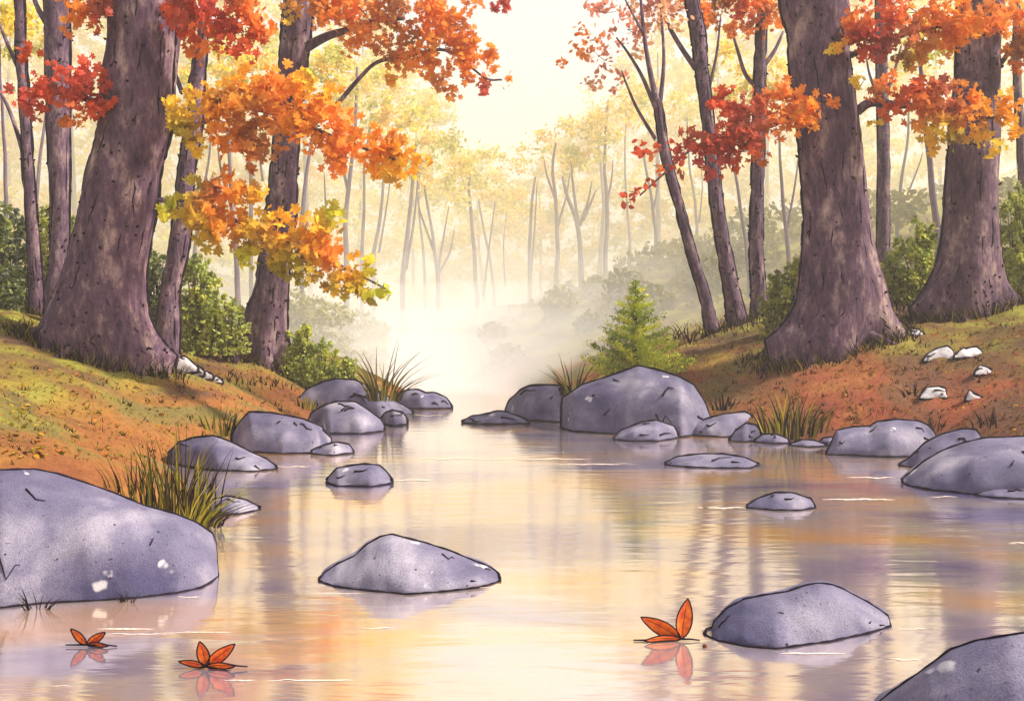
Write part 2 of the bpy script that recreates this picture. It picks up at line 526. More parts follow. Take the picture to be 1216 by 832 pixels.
GB = 'boulders along the stream'
GS = 'small stones along the stream'
rock('huge grey boulder filling the lower left corner with a white patch on its shoulder',
     [(-130, 700), (-110, 630), (-60, 580), (0, 558), (41, 557), (67, 562), (104, 574), (135, 585), (171, 600), (208, 610), (233, 620), (252, 633), (257, 646), (259, 680)],
     [(-130, 722), (0, 722), (52, 716), (104, 714), (156, 711), (208, 705), (238, 698), (252, 690), (259, 684)], GB, depth=0.33)
rock('peaked grey boulder standing alone in the middle of the stream',
     [(379, 688), (385, 680), (400, 670), (421, 660), (436, 646), (452, 637), (465, 634), (483, 639), (504, 644), (535, 654), (561, 665), (582, 673), (592, 680), (594, 688)],
     [(379, 690), (400, 697), (440, 702), (484, 706), (530, 702), (570, 697), (594, 690)], GB)
rock('rounded boulder in the stream right of the three-lobed orange leaf',
     [(837, 752), (845, 748), (848, 738), (863, 722), (884, 711), (910, 706), (936, 702), (956, 695), (972, 692), (988, 694), (1001, 699), (1014, 706), (1029, 714), (1045, 724), (1054, 731), (1057, 742)],
     [(837, 754), (853, 761), (884, 767), (920, 770), (951, 767), (988, 762), (1024, 753), (1057, 743)], GB)
rock('dark boulder cut off by the lower right corner of the picture',
     [(1030, 850), (1045, 832), (1060, 820), (1086, 802), (1107, 787), (1128, 771), (1159, 760), (1190, 755), (1216, 751), (1300, 748), (1400, 780), (1460, 850)],
     [(1030, 860), (1100, 910), (1200, 940), (1350, 940), (1460, 870)], GB, depth=0.3)
rock('large smooth boulder at the right edge sloping down into the water',
     [(1071, 569), (1081, 561), (1097, 548), (1117, 536), (1143, 526), (1169, 520), (1216, 518), (1270, 525), (1320, 555), (1330, 588)],
     [(1071, 573), (1081, 577), (1107, 582), (1138, 585), (1154, 587), (1216, 590), (1330, 592)], GB)
rock('low slab in front of the large smooth boulder at the right edge',
     [(1158, 587), (1169, 580), (1190, 576), (1216, 572), (1260, 576), (1275, 590)], [(1158, 588), (1180, 591), (1230, 593), (1275, 592)], GS, name='stone', depth=0.3)
rock('slanting boulder tucked behind the large smooth boulder at the right edge',
     [(1068, 551), (1081, 543), (1097, 527), (1117, 516), (1143, 509), (1159, 510), (1164, 518), (1172, 540)], [(1068, 553), (1090, 556), (1130, 557), (1172, 556)], GB)
rock('flat-topped boulder on the right shore with cracks under its lip',
     [(981, 538), (988, 525), (993, 511), (1014, 507), (1034, 506), (1040, 501), (1065, 498), (1091, 500), (1102, 505), (1110, 514), (1114, 528)],
     [(981, 540), (1014, 541), (1055, 543), (1085, 542), (1114, 538)], GB)
rock('biggest dome-shaped boulder at the head of the stream below the little fir',
     [(666, 490), (667, 473), (691, 457), (722, 447), (737, 442), (758, 434), (784, 440), (806, 447), (824, 457), (837, 478), (845, 500)],
     [(666, 508), (680, 512), (720, 515), (770, 517), (810, 519), (845, 514)], GB, depth=0.30)
rock('blunt boulder just left of the biggest dome-shaped boulder',
     [(600, 487), (605, 475), (618, 463), (628, 458), (649, 457), (672, 458), (682, 470)], [(600, 493), (623, 499), (665, 501), (682, 501)], GB, depth=0.32)
rock('long flat stone left of the blunt boulder at the far end',
     [(549, 500), (561, 494), (582, 491), (589, 488), (600, 489), (615, 494), (628, 500)], [(549, 502), (580, 504), (628, 503)], GS, name='stone')
rock('pale wedge stone at the foot of the biggest dome-shaped boulder',
     [(729, 520), (737, 511), (763, 501), (779, 499), (800, 506), (806, 517)], [(729, 522), (750, 524), (780, 524), (806, 520)], GS, name='stone')
rock('long flat stone awash below the right shore rocks',
     [(790, 550), (800, 544), (806, 542), (832, 539), (858, 539), (884, 543), (901, 551)], [(790, 552), (820, 555), (860, 556), (890, 556), (901, 552)], GS, name='stone')
rock('small domed stone alone in the stream on the right',
     [(887, 600), (899, 592), (920, 585), (941, 585), (962, 592), (968, 601)], [(887, 603), (920, 606), (950, 606), (968, 603)], GS, name='stone')
rock('low boulder right of the biggest dome-shaped boulder',
     [(806, 511), (827, 501), (858, 492), (884, 489), (893, 493), (895, 503)], [(806, 515), (830, 518), (860, 519), (895, 516)], GB)
rock('small triangular stone at the left foot of the reedy tuft on the right shore',
     [(866, 522), (873, 512), (886, 502), (899, 505), (904, 515)], [(866, 524), (885, 525), (904, 522)], GS, name='stone')
rock('little flat stone below the reedy tuft on the right shore',
     [(896, 523), (905, 516), (920, 515), (935, 521), (938, 525)], [(896, 525), (920, 527), (938, 526)], GS, name='stone')
rock('tiny low stone between the reedy tuft and the flat-topped boulder',
     [(938, 527), (950, 522), (966, 523), (981, 528)], [(938, 529), (960, 531), (981, 530)], GS, name='stone')
rock('tiny pale stone touching the flat-topped boulder on its left',
     [(972, 526), (978, 520), (988, 519), (996, 525)], [(972, 528), (984, 529), (996, 528)], GS, name='stone')
rock('sloping boulder on the left shore behind the tall reed clump',
     [(200, 538), (212, 525), (233, 519), (254, 517), (275, 525), (296, 536), (316, 545), (329, 554)], [(200, 550), (228, 555), (259, 559), (300, 560), (329, 557)], GB)
rock('broad block-shaped boulder on the left shore below the leaning tree',
     [(274, 520), (283, 503), (296, 489), (322, 490), (358, 497), (381, 506), (393, 520)], [(274, 533), (298, 537), (337, 539), (371, 538), (387, 533), (393, 526)], GB, depth=0.34)
rock('pale pointed stone poking out from under the tall reed clump',
     [(238, 603), (254, 593), (270, 589), (291, 593), (309, 602)], [(238, 610), (254, 612), (280, 611), (309, 605)], GS, name='stone')
rock('small rounded stone alone in the stream on the left',
     [(388, 569), (400, 556), (415, 553), (432, 551), (450, 552), (459, 560), (466, 570)], [(388, 573), (400, 577), (440, 578), (466, 574)], GS, name='stone')
rock('smooth rounded boulder in front of the long sloping boulder on the left shore',
     [(366, 502), (370, 490), (385, 481), (400, 477), (421, 477), (436, 486), (452, 498), (457, 508)], [(366, 511), (390, 515), (430, 515), (457, 512)], GB)
rock('long sloping boulder on the left shore below the spiky dry grass',
     [(352, 476), (365, 462), (385, 453), (400, 450), (421, 451), (452, 466), (480, 482), (491, 489)], [(352, 492), (400, 494), (450, 496), (491, 492)], GB, depth=0.3)
rock('small dark round stone between the sloping boulder and the water',
     [(452, 499), (457, 490), (466, 487), (478, 490), (484, 498)], [(452, 503), (468, 506), (484, 504)], GS, name='stone')
rock('far low boulder right of the spiky dry grass',
     [(466, 473), (480, 464), (495, 462), (505, 467), (515, 466), (530, 472), (537, 483)], [(466, 484), (500, 486), (537, 485)], GB)
rock('thin flat stone at the foot of the block-shaped boulder',
     [(370, 535), (385, 528), (400, 525), (415, 528), (420, 536)], [(370, 539), (395, 541), (420, 538)], GS, name='stone')

GP = 'pale stones lying on the banks'
for lab, tp_, bt_ in [
    ('largest white stone on the right bank', [(1096, 428), (1103, 419), (1112, 414), (1125, 411), (1131, 416), (1134, 424)], [(1096, 430), (1134, 427)]),
    ('long white stone touching the largest one on the right bank', [(1133, 422), (1143, 414), (1159, 412), (1164, 416), (1168, 421)], [(1133, 426), (1168, 423)]),
    ('small pointed white stone nearest the right edge on the rusty bank', [(1157, 443), (1163, 434), (1172, 436), (1182, 442)], [(1157, 446), (1182, 444)]),
    ('white stone with dry twigs on its left on the rusty bank', [(1092, 471), (1101, 460), (1115, 459), (1129, 463), (1124, 472)], [(1092, 474), (1124, 473), (1129, 472)]),
    ('tiny peaked white stone at the foot of the rusty bank', [(1146, 474), (1151, 463), (1159, 468), (1167, 473)], [(1146, 476), (1167, 475)]),
    ('round cream stone behind the roots of the big right-hand trunk', [(1046, 360), (1048, 352), (1054, 349), (1060, 353), (1063, 362)], [(1046, 364), (1063, 364)]),
    ('flat tan stone between the two big right-hand trunks', [(1070, 360), (1076, 353), (1084, 350), (1090, 357)], [(1070, 362), (1090, 361)]),
    ('small grey stone at the right foot of the big right-hand trunk', [(1073, 396), (1080, 391), (1090, 391), (1098, 397)], [(1073, 399), (1098, 399)]),
    ('first and nearest pale stone beside the big left root', [(190, 420), (194, 413), (200, 413), (204, 422)], [(190, 425), (204, 427)]),
    ('second pale stone along the big left root', [(201, 422), (204, 417), (210, 418), (214, 425)], [(201, 428), (214, 432)]),
    ('biggest pale stone in the row beside the left root', [(206, 432), (212, 423), (220, 423), (228, 430), (236, 438)], [(206, 440), (225, 443), (236, 442)]),
    ('rounded pale stone past the biggest one in the root row', [(228, 438), (234, 434), (241, 438), (243, 443)], [(228, 446), (243, 447)]),
    ('small pale stone second from the tail of the root row', [(240, 444), (245, 441), (251, 444), (254, 448)], [(240, 450), (254, 451)]),
    ('last tiny pale stone at the tail of the root row', [(252, 449), (257, 447), (264, 451), (265, 454)], [(252, 454), (265, 456)]),
]:
    rock(lab, tp_, bt_, GP, M_PALE, depth=0.35, ink=0.9, name='stone', ground=True)

# ------------------------------------------------------------------ leaves
OAK = np.array([(0, 0), (.16, .16), (.10, .26), (.40, .30), (.46, .48), (.22, .52), (.42, .72), (.30, .86), (.14, .78), (0, 1.0),
                (-.14, .80), (-.32, .84), (-.42, .70), (-.22, .52), (-.48, .46), (-.38, .28), (-.10, .26), (-.16, .14)])
OVAL = np.array([(0, 0), (.22, .22), (.30, .5), (.18, .82), (0, 1.0), (-.18, .82), (-.30, .5), (-.22, .22)])
SMALL = np.array([(0, 0), (.26, .35), (.2, .75), (0, 1.0), (-.2, .75), (-.26, .35)])

def leaves(b, C, size, cols, tmpl, face=0.8, jit=0.42, up=0.3):
    """flat leaves at the points C, each with its own tilt"""
    C = np.asarray(C, float); n_ = len(C)
    if n_ == 0: return
    nrm = RNG.standard_normal((n_, 3)) * 0.75 + np.array([0, -face, up])
    nrm /= np.linalg.norm(nrm, axis=1)[:, None]
    a = RNG.standard_normal((n_, 3))
    a -= (a * nrm).sum(1)[:, None] * nrm
    a /= np.linalg.norm(a, axis=1)[:, None]
    bb = np.cross(nrm, a)
    sz = size * RNG.uniform(1 - jit, 1 + jit, n_)
    k = len(tmpl)
    tx, ty = tmpl[:, 0], tmpl[:, 1] - 0.5
    V = C[:, None, :] + sz[:, None, None] * (tx[None, :, None] * a[:, None, :] + ty[None, :, None] * bb[:, None, :]
        + (0.25 * np.abs(tx) - 0.25 * ty * ty)[None, :, None] * nrm[:, None, :])
    cols = np.asarray(cols, float)
    fs = [tuple(range(i * k, i * k + k)) for i in range(n_)]
    b.add(V.reshape(-1, 3), fs, 0, np.repeat(cols, k, axis=0))

PAL = {
    'red': lin(218, 92, 58), 'crimson': lin(204, 86, 72), 'maroon': lin(172, 92, 82), 'vermil': lin(246, 148, 66), 'orange': lin(250, 158, 56),
    'amber': lin(252, 184, 56), 'gold': lin(248, 208, 72), 'lime': lin(204, 200, 62), 'olive': lin(166, 152, 52), 'rustb': lin(178, 118, 70),
    'pink': lin(240, 160, 132), 'peach': lin(244, 190, 144),
}

def spray(parent, d, blobs, size=0.15, density=1.0, tmpl=OAK, name='leaf_spray', mat=None, thick=0.8, ygo=0.0, twigs=True):
    """a part made of leaves: blobs are (px, py, rx, ry, colour, [fill]) at depth d"""
    b = MB(); tw = MB()
    mat = mat or M_LEAF
    cen = np.array([(q[0], q[1]) for q in blobs], float)
    cc = np.array([PAL[q[4]][:3] for q in blobs])
    rad = np.array([(q[2] + q[3]) / 2 for q in blobs], float)
    for q in blobs:
        px, py, rx, ry = q[:4]; fill = q[5] if len(q) > 5 else 1.0
        spx = size * F / d
        cnt = int(max(6, math.pi * rx * ry / (0.36 * spx * spx) * 1.75 * density * fill))
        # sub-clumps give the outline its bays and gaps
        ncl = max(4, int(rx * ry / (spx * spx) * 0.9))
        ca = RNG.uniform(0, 2 * math.pi, ncl); cr_ = np.sqrt(RNG.uniform(0, 1, ncl)) * 0.92
        cz = RNG.uniform(-1, 1, ncl)
        cl = np.stack([cr_ * np.cos(ca), cz * np.sqrt(1 - cr_ ** 2 * 0.9), cr_ * np.sin(ca)], 1)
        idx = RNG.integers(0, ncl, cnt)
        sig = min(0.30, 0.9 * spx / max(rx, ry))
        off = cl[idx] + RNG.standard_normal((cnt, 3)) * np.array([sig * max(rx, ry) / rx, sig, sig * max(rx, ry) / ry]) * 0.85
        r_m = (rx + ry) / 2 / F * d * thick
        pts = P(px, py, d + ygo)[None, :] + off * np.array([rx / F * d, r_m, ry / F * d])
        ppx = px + off[:, 0] * rx; ppy = py - off[:, 2] * ry
        dist = ((ppx[:, None] - cen[None, :, 0]) ** 2 + (ppy[:, None] - cen[None, :, 1]) ** 2) / (rad[None, :] ** 2)
        wgt = np.exp(-dist * 1.8) + 1e-6
        # own colour dominates a bit
        wgt /= wgt.sum(1)[:, None]
        col = wgt @ cc
        # drifts of other colour through the spray
        dr = np.array([mnoise.noise(Vector((x_ / 34.0, y_ / 24.0, 3.3 + parent.location[0]))) for x_, y_ in zip(ppx, ppy)])
        col = col * (1 + 0.35 * dr[:, None]) * RNG.uniform(0.82, 1.16, (cnt, 1)) * (1 + RNG.standard_normal((cnt, 3)) * 0.03)
        mau = np.clip(dr * 2.2 - 0.35, 0, 0.55)[:, None]
        col = col * (1 - mau) + np.array(lin(128, 84, 70)[:3]) * mau
        leaves(b, pts, size, np.concatenate([np.clip(col, 0.004, 0.95), np.ones((cnt, 1))], 1), tmpl)
        if twigs:
            for t_ in range(max(1, ncl // 3)):
                e_ = P(px, py, d + ygo) + cl[t_] * np.array([rx / F * d, r_m, ry / F * d]) * 1.02
                s_ = P(px, py, d + ygo)
                mid = (s_ + e_) / 2 + RNG.standard_normal(3) * 0.03
                tw.tube([s_, mid, e_], [0.009, 0.006, 0.003], 4, 1)
    o_ = b.build(name, mat, parent, attr=True, loc=tuple(P(blobs[0][0], blobs[0][1], d)))
    if twigs and tw.n: tw.build('twig', M_TWIG, o_, loc=tuple(P(blobs[0][0], blobs[0][1], d)))
    return o_

# ------------------------------------------------------------------ trees
FEET = []
def curve(pts, k=6):
    """smooth polyline through points (any number of columns)"""
    p = np.asarray(pts, float)
    q = np.vstack([2 * p[0] - p[1], p, 2 * p[-1] - p[-2]])
    o_ = []
    for i in range(1, len(q) - 2):
        for t in np.linspace(0, 1, k, endpoint=False):
            o_.append(0.5 * (2 * q[i] + (q[i + 1] - q[i - 1]) * t + (2 * q[i - 1] - 5 * q[i] + 4 * q[i + 1] - q[i + 2]) * t * t + (3 * q[i] - q[i - 1] - 3 * q[i + 1] + q[i + 2]) * t ** 3))
    o_.append(q[-2])
    return np.array(o_)

def tree(name, label, levels, d=None, group=None, mat=None, top_ext=250, fiss=12, lobes=5, nseg=30, roots=True, ink=1.0, flare=0.18):
    """levels: (py, left px, right px) from top to foot. Returns the tree's Empty and its depth."""
    mat = mat or M_BARK
    L = np.array(levels, float)
    base_py, base_cx = L[-1, 0], (L[-1, 1] + L[-1, 2]) / 2
    if d is None: d = at(base_cx, base_py)[1]
    # continue above the frame
    w0 = L[0, 2] - L[0, 1]; c0 = (L[0, 1] + L[0, 2]) / 2
    sl = (c0 - (L[1, 1] + L[1, 2]) / 2) / (L[0, 0] - L[1, 0])
    ext = [(L[0, 0] - top_ext * f, c0 - sl * top_ext * f - w0 / 2 * (1 - 0.65 * f), c0 - sl * top_ext * f + w0 / 2 * (1 - 0.65 * f)) for f in (1.0, 0.5)]
    if top_ext > 0: L = np.vstack([ext, L])
    K = curve(L, 7)
    bx = (base_cx - CX) / F * d
    zg = gz(bx, d)
    root = thing(name, label, 'tree', (bx, d, zg), group)
    b = MB()
    seed = random.uniform(0, 99)
    zs = EYE - (K[:, 0] - CY) * d / F
    cx = ((K[:, 1] + K[:, 2]) / 2 - CX) / F * d
    rr_ = (K[:, 2] - K[:, 1]) / 2 / F * d
    # carry the foot down to the ground
    if True:
        kx = np.linspace(0, 1, 6)[1:]
        rb_ = rr_[-1]; low = min(gz(bx - rb_, d), gz(bx + rb_, d), gz(bx, d - rb_ * 0.8), zg) - 0.12; zs = np.concatenate([zs, zs[-1] + (low - zs[-1]) * kx]); cx = np.concatenate([cx, np.full(5, cx[-1])]); rr_ = np.concatenate([rr_, rr_[-1] * (1 - 0.10 * kx)])
    n_ = len(zs); H0 = zs[0] - zs[-1]
    ang = np.arange(nseg) * 2 * math.pi / nseg
    V = np.zeros((n_, nseg, 3))
    rmid = np.median(rr_)
    for i in range(n_):
        fl = max(0, (rr_[i] / rmid - 1.1)) * flare * 1.6
        for j, a_ in enumerate(ang):
            q = 1 + fl * 0.6 * (math.cos(lobes * a_ + seed) - 0.2) * (0 if abs(math.cos(a_)) > 0.93 else 1)
            q += 0.05 * mnoise.noise(Vector((math.cos(a_) * 1.5 + seed, math.sin(a_) * 1.5, zs[i] * 0.9 / (rmid * 3 + 0.2)))) * 2
            q += 0.025 * mnoise.noise(Vector((math.cos(a_) * 6 + seed, math.sin(a_) * 6, zs[i] * 2.0)))
            V[i, j] = (cx[i] + rr_[i] * q * math.cos(a_), d + min(rr_[i], rmid * 1.3) * q * math.sin(a_) * 0.95, zs[i])
    b.add(V.reshape(-1, 3), [(i * nseg + j, (i + 1) * nseg + j, (i + 1) * nseg + (j + 1) % nseg, i * nseg + (j + 1) % nseg) for i in range(n_ - 1) for j in range(nseg)])
    # dark bark furrows, with added ink outlines up both sides
    r0 = 0.00095 * d * ink
    for f_ in range(fiss):
        j0 = f_ * nseg / fiss
        fixed = abs(math.sin(2 * math.pi * f_ / fiss)) < 0.01
        i = 0
        while i < n_ - 3:
            ln = random.randint(6, 18) if fixed else random.randint(2, 6)
            pts, rads = [], []
            jj = j0 + (0 if fixed else random.uniform(-1.2, 1.2))
            for q in range(i, min(n_, i + ln)):
                if not fixed: jj += random.uniform(-0.25, 0.25)
                ja = int(math.floor(jj)) % nseg; t = jj - math.floor(jj)
                pts.append(V[q, ja] * (1 - t) + V[q, (ja + 1) % nseg] * t); rads.append(r0 * random.uniform(0.6, 1.4) * (1.9 if fixed else 0.8))
            rads[0] *= 0.3; rads[-1] *= 0.3
            if len(pts) >= 2: b.tube(pts, rads, 4, 1)
            i += ln - 1 if fixed else ln + random.randint(2, 9)
    # short pits
    for q in range(int(n_ * 3) if fiss > 6 else 0):
        i = random.randint(1, n_ - 2); j = random.randrange(nseg)
        p0 = V[i, j]; p1 = p0 + np.array([random.uniform(-1, 1) * r0 * 4, 0, random.uniform(-1, 1) * r0 * 4])
        b.tube([p0, (p0 + p1) / 2, p1], [r0 * .5, r0 * 1.5, r0 * .4], 4, 1)
    b.build('trunk', [mat, M_INK], root, smooth=True, loc=(bx, d, zg))
    FEET.append((cx[-1], d, rr_[-1], min(rr_[-1], rmid * 1.3) * 0.95, 1.0 if roots else 0.6))
    if roots:
        rb = rr_[-3]
        for k_ in range(6):
            a_ = k_ * math.pi / 3 + random.uniform(-0.3, 0.3) + math.pi * 0.08
            rbz = MB(); pts = []
            for t in np.linspace(0.45, 1.22, 7):
                xx = cx[-1] + rb * t * math.cos(a_); yy = d + min(rb, rmid * 1.35) * t * math.sin(a_)
                pts.append((xx, yy, gz(xx, yy) + rb * 0.22 * max(0, 1.2 - t) - 0.03))
            rbz.tube(pts, rb * np.linspace(0.15, 0.03, 7), 8, 0)
            off = np.array(pts) + np.array([0, 0, 1]) * (rb * np.linspace(0.15, 0.03, 7))[:, None]
            rbz.tube(off, r0 * 0.9, 4, 1)
            rbz.build('root', [mat, M_INK], root, smooth=True, loc=pts[0])
    return root, d

def branch(root, d, pts, r0, r1, dy=0.0, mat=None, name='branch', ink=True):
    """pts in px, radii in px at depth d; dy pushes the far end towards/away from the camera"""
    K = curve(pts, 6); n_ = len(K)
    P3 = np.array([P(k_[0], k_[1], d) + np.array([0, dy * (i / (n_ - 1)), 0]) for i, k_ in enumerate(K)])
    # keep pixel position in spite of dy
    for i in range(n_):
        f = (d + dy * i / (n_ - 1)) / d
        P3[i, 0] *= f; P3[i, 2] = EYE + (P3[i, 2] - EYE) * f
    rd = np.linspace(r0, r1, n_) / F * d
    b = MB(); b.tube(P3, rd, 8, 0)
    if ink:
        ik = 0.0006 * d
        for sgn in (1, -1):
            b.tube(P3 + np.array([0, 0, 1])[None] * (rd * sgn * 0.95)[:, None], ik * np.linspace(1, 0.4, n_), 4, 1)
    return b.build(name, [mat or M_BARK_THIN, M_INK], root, smooth=True, loc=tuple(P3[0]))

def high_crown(root, d, cx, kinds, n_blob=5, w=150, py=-290, size=0.28, density=0.20):
    bl = []
    for i in range(n_blob):
        bl.append((cx + random.uniform(-w, w), py + random.uniform(-40, 45), random.uniform(45, 75), random.uniform(28, 42), random.choice(kinds)))
    return spray(root, d, bl, size, density, OAK, 'crown', thick=1.6)

GN = 'big old trees at the stream edge'
GT = 'slender trees on the banks'

# A - big left tree
A, dA = tree('maple_tree', 'massive dark trunk on the left bank flaring into spreading roots, red leaves at its left',
    [(0, 132, 212), (50, 130, 210), (100, 123, 206), (150, 119, 203), (200, 106, 190), (250, 95, 184), (303, 83, 175), (345, 70, 172), (380, 55, 177), (405, 38, 190), (422, 26, 205)], group=GN)
branch(A, dA, [(128, 124), (105, 119), (70, 108), (40, 112)], 4, 1.5, -0.7)
branch(A, dA, [(180, 152), (235, 148), (280, 128), (340, 140), (410, 168), (470, 190)], 3, 1.2, -0.9)
branch(A, dA, [(165, 240), (225, 238), (280, 262), (345, 290), (410, 318), (462, 345)], 3, 1, -0.9)
spray(A, dA - 0.6, [(60, 105, 40, 24, 'red'), (92, 108, 36, 26, 'crimson'), (38, 120, 24, 14, 'crimson', .8), (28, 62, 14, 16, 'red', .7), (104, 82, 14, 14, 'red', .6), (82, 140, 14, 20, 'vermil', .6), (112, 132, 12, 12, 'red', .6), (18, 108, 12, 8, 'crimson', .6), (130, 118, 8, 8, 'red', .5)], 0.155)
spray(A, dA - 0.4, [(95, 12, 22, 22, 'vermil', .8), (120, 14, 22, 20, 'maroon'), (80, 8, 18, 26, 'orange', .7), (120, 28, 22, 10, 'red', .6)], 0.155)
spray(A, dA - 0.5, [(250, 12, 52, 34, 'crimson'), (215, 14, 24, 18, 'red'), (280, 40, 38, 30, 'red'), (240, 50, 26, 16, 'vermil', .8), (300, 14, 20, 28, 'vermil'), (230, 38, 12, 20, 'red', .7), (298, 62, 16, 12, 'red', .6), (310, 24, 12, 14, 'orange', .6)], 0.155)
spray(A, dA - 0.8, [(225, 130, 26, 24, 'gold'), (250, 112, 28, 22, 'amber'), (285, 106, 40, 30, 'amber'), (320, 105, 36, 26, 'vermil'), (262, 148, 36, 26, 'orange'), (305, 150, 44, 32, 'rustb'),
    (345, 130, 46, 32, 'orange'), (372, 98, 26, 14, 'gold'), (385, 110, 18, 10, 'amber', .7), (380, 150, 40, 28, 'orange'), (292, 186, 22, 16, 'vermil', .8), (318, 178, 18, 20, 'rustb', .8), (405, 165, 36, 26, 'vermil'), (440, 182, 40, 24, 'orange'),
    (478, 192, 32, 16, 'amber', .9), (500, 190, 16, 7, 'amber', .8), (460, 205, 24, 12, 'gold', .8), (395, 195, 24, 16, 'vermil', .7), (222, 155, 14, 14, 'olive', .7), (238, 172, 14, 12, 'gold', .6), (300, 88, 16, 8, 'amber', .7)], 0.155)
spray(A, dA - 0.9, [(208, 242, 18, 20, 'lime'), (232, 250, 26, 22, 'gold'), (232, 225, 14, 12, 'lime', .7), (262, 238, 34, 26, 'vermil'), (266, 212, 10, 12, 'orange', .8), (295, 235, 22, 18, 'amber'), (306, 228, 14, 8, 'gold', .7), (245, 272, 20, 10, 'olive', .7),
    (272, 268, 36, 24, 'orange'), (300, 278, 34, 24, 'olive'), (252, 292, 14, 14, 'olive', .7), (290, 305, 16, 12, 'lime', .6), (330, 275, 36, 26, 'amber'), (345, 305, 36, 22, 'olive'), (372, 285, 34, 24, 'amber'), (392, 262, 14, 18, 'lime', .8), (375, 262, 12, 8, 'gold', .6),
    (390, 300, 26, 22, 'vermil'), (365, 322, 22, 12, 'olive', .7), (410, 320, 30, 22, 'amber'), (420, 342, 22, 12, 'olive', .8), (432, 318, 16, 10, 'lime', .7), (398, 335, 14, 10, 'olive', .7)], 0.155)
spray(A, dA - 1.0, [(446, 345, 12, 6, 'lime', .8), (464, 350, 14, 5, 'lime', .9), (436, 356, 8, 6, 'lime', .8), (455, 340, 8, 4, 'lime', .6)], 0.15, tmpl=OVAL)
high_crown(A, dA, 170, ['red', 'vermil', 'orange', 'crimson'], 4)

# B - second left tree
B, dB = tree('oak_tree', 'mid-sized trunk curving up beside the left shore with a forked limb near its top',
    [(0, 337, 371), (45, 334, 368), (80, 332, 364), (126, 329, 359), (177, 324, 354), (220, 320, 352), (260, 315, 350), (300, 309, 346), (345, 302, 342), (380, 288, 341), (410, 270, 344), (432, 256, 352)], group=GN)
branch(B, dB, [(355, 62), (375, 50), (392, 42), (412, 36), (440, 26), (480, 22)], 7, 2, -0.6)
branch(B, dB, [(352, 160), (372, 145), (398, 126), (425, 95), (448, 74), (480, 68), (530, 60), (575, 92), (596, 95)], 3.5, 0.8, -0.8)
spray(B, dB - 0.8, [(375, 8, 36, 18, 'orange'), (400, 14, 30, 24, 'vermil'), (435, 18, 36, 34, 'vermil'), (470, 25, 38, 38, 'rustb'), (505, 40, 34, 38, 'vermil'), (492, 72, 30, 22, 'orange'), (530, 62, 34, 30, 'orange'), (545, 40, 22, 18, 'vermil', .9),
    (560, 78, 26, 16, 'vermil'), (575, 62, 14, 14, 'orange', .8), (530, 92, 22, 14, 'orange', .8), (538, 112, 12, 10, 'orange', .7), (576, 102, 8, 14, 'crimson', .8), (420, 55, 14, 12, 'orange', .7), (472, 90, 14, 12, 'amber', .7), (450, 55, 12, 10, 'orange', .6),
    (604, 94, 12, 5, 'orange', .8), (510, 8, 24, 16, 'vermil', .8), (535, 20, 12, 10, 'orange', .6), (350, 24, 12, 12, 'gold', .5)], 0.155)
spray(B, dB - 0.9, [(588, 8, 14, 9, 'crimson', .8), (562, 5, 12, 8, 'vermil', .8)], 0.155)
high_crown(B, dB, 420, ['orange', 'vermil', 'amber'], 4, 110)

# C D E - slender left trunks
C, dC = tree('slender_tree', 'slim speckled trunk rising between the massive left trunk and the curved one',
    [(0, 240, 253), (40, 235, 247), (100, 225, 243), (150, 220, 240), (200, 212, 232), (250, 207, 229), (300, 200, 224), (345, 191, 213), (388, 186, 214)], 19.5, GT, M_BARK_THIN, ink=0.8, roots=False, fiss=8, nseg=18)
D, dD = tree('slender_tree', 'straight slim trunk just left of the massive left trunk',
    [(0, 53, 82), (75, 54, 83), (150, 56, 84), (250, 60, 83), (300, 60, 82), (348, 54, 79)], 18.5, GT, M_BARK_THIN, ink=0.8, roots=False, fiss=8, nseg=18)
E_, dE = tree('slender_tree', 'leftmost thin trunk at the edge of the wood with a low fork',
    [(0, 18, 29), (60, 19, 31), (150, 25, 37), (200, 27, 40), (300, 33, 48), (348, 35, 52)], 19.0, GT, M_BARK_THIN, ink=0.8, roots=False, fiss=8, nseg=16)
branch(E_, dE, [(30, 190), (18, 150), (6, 120), (-10, 95)], 3, 1.5, 0.5)
branch(E_, dE, [(26, 90), (10, 55), (-4, 20)], 3, 1.5, 0.3)
branch(D, dD, [(57, 30), (45, 10), (36, -15)], 4, 2, 0.3)
branch(C, dC, [(216, 110), (206, 82), (196, 60)], 3, 1.3, 0.5)
high_crown(C, dC, 240, ['orange', 'amber'], 2, 60)
high_crown(D, dD, 50, ['red', 'vermil'], 2, 60)
high_crown(E_, dE, 10, ['orange', 'crimson'], 2, 60)

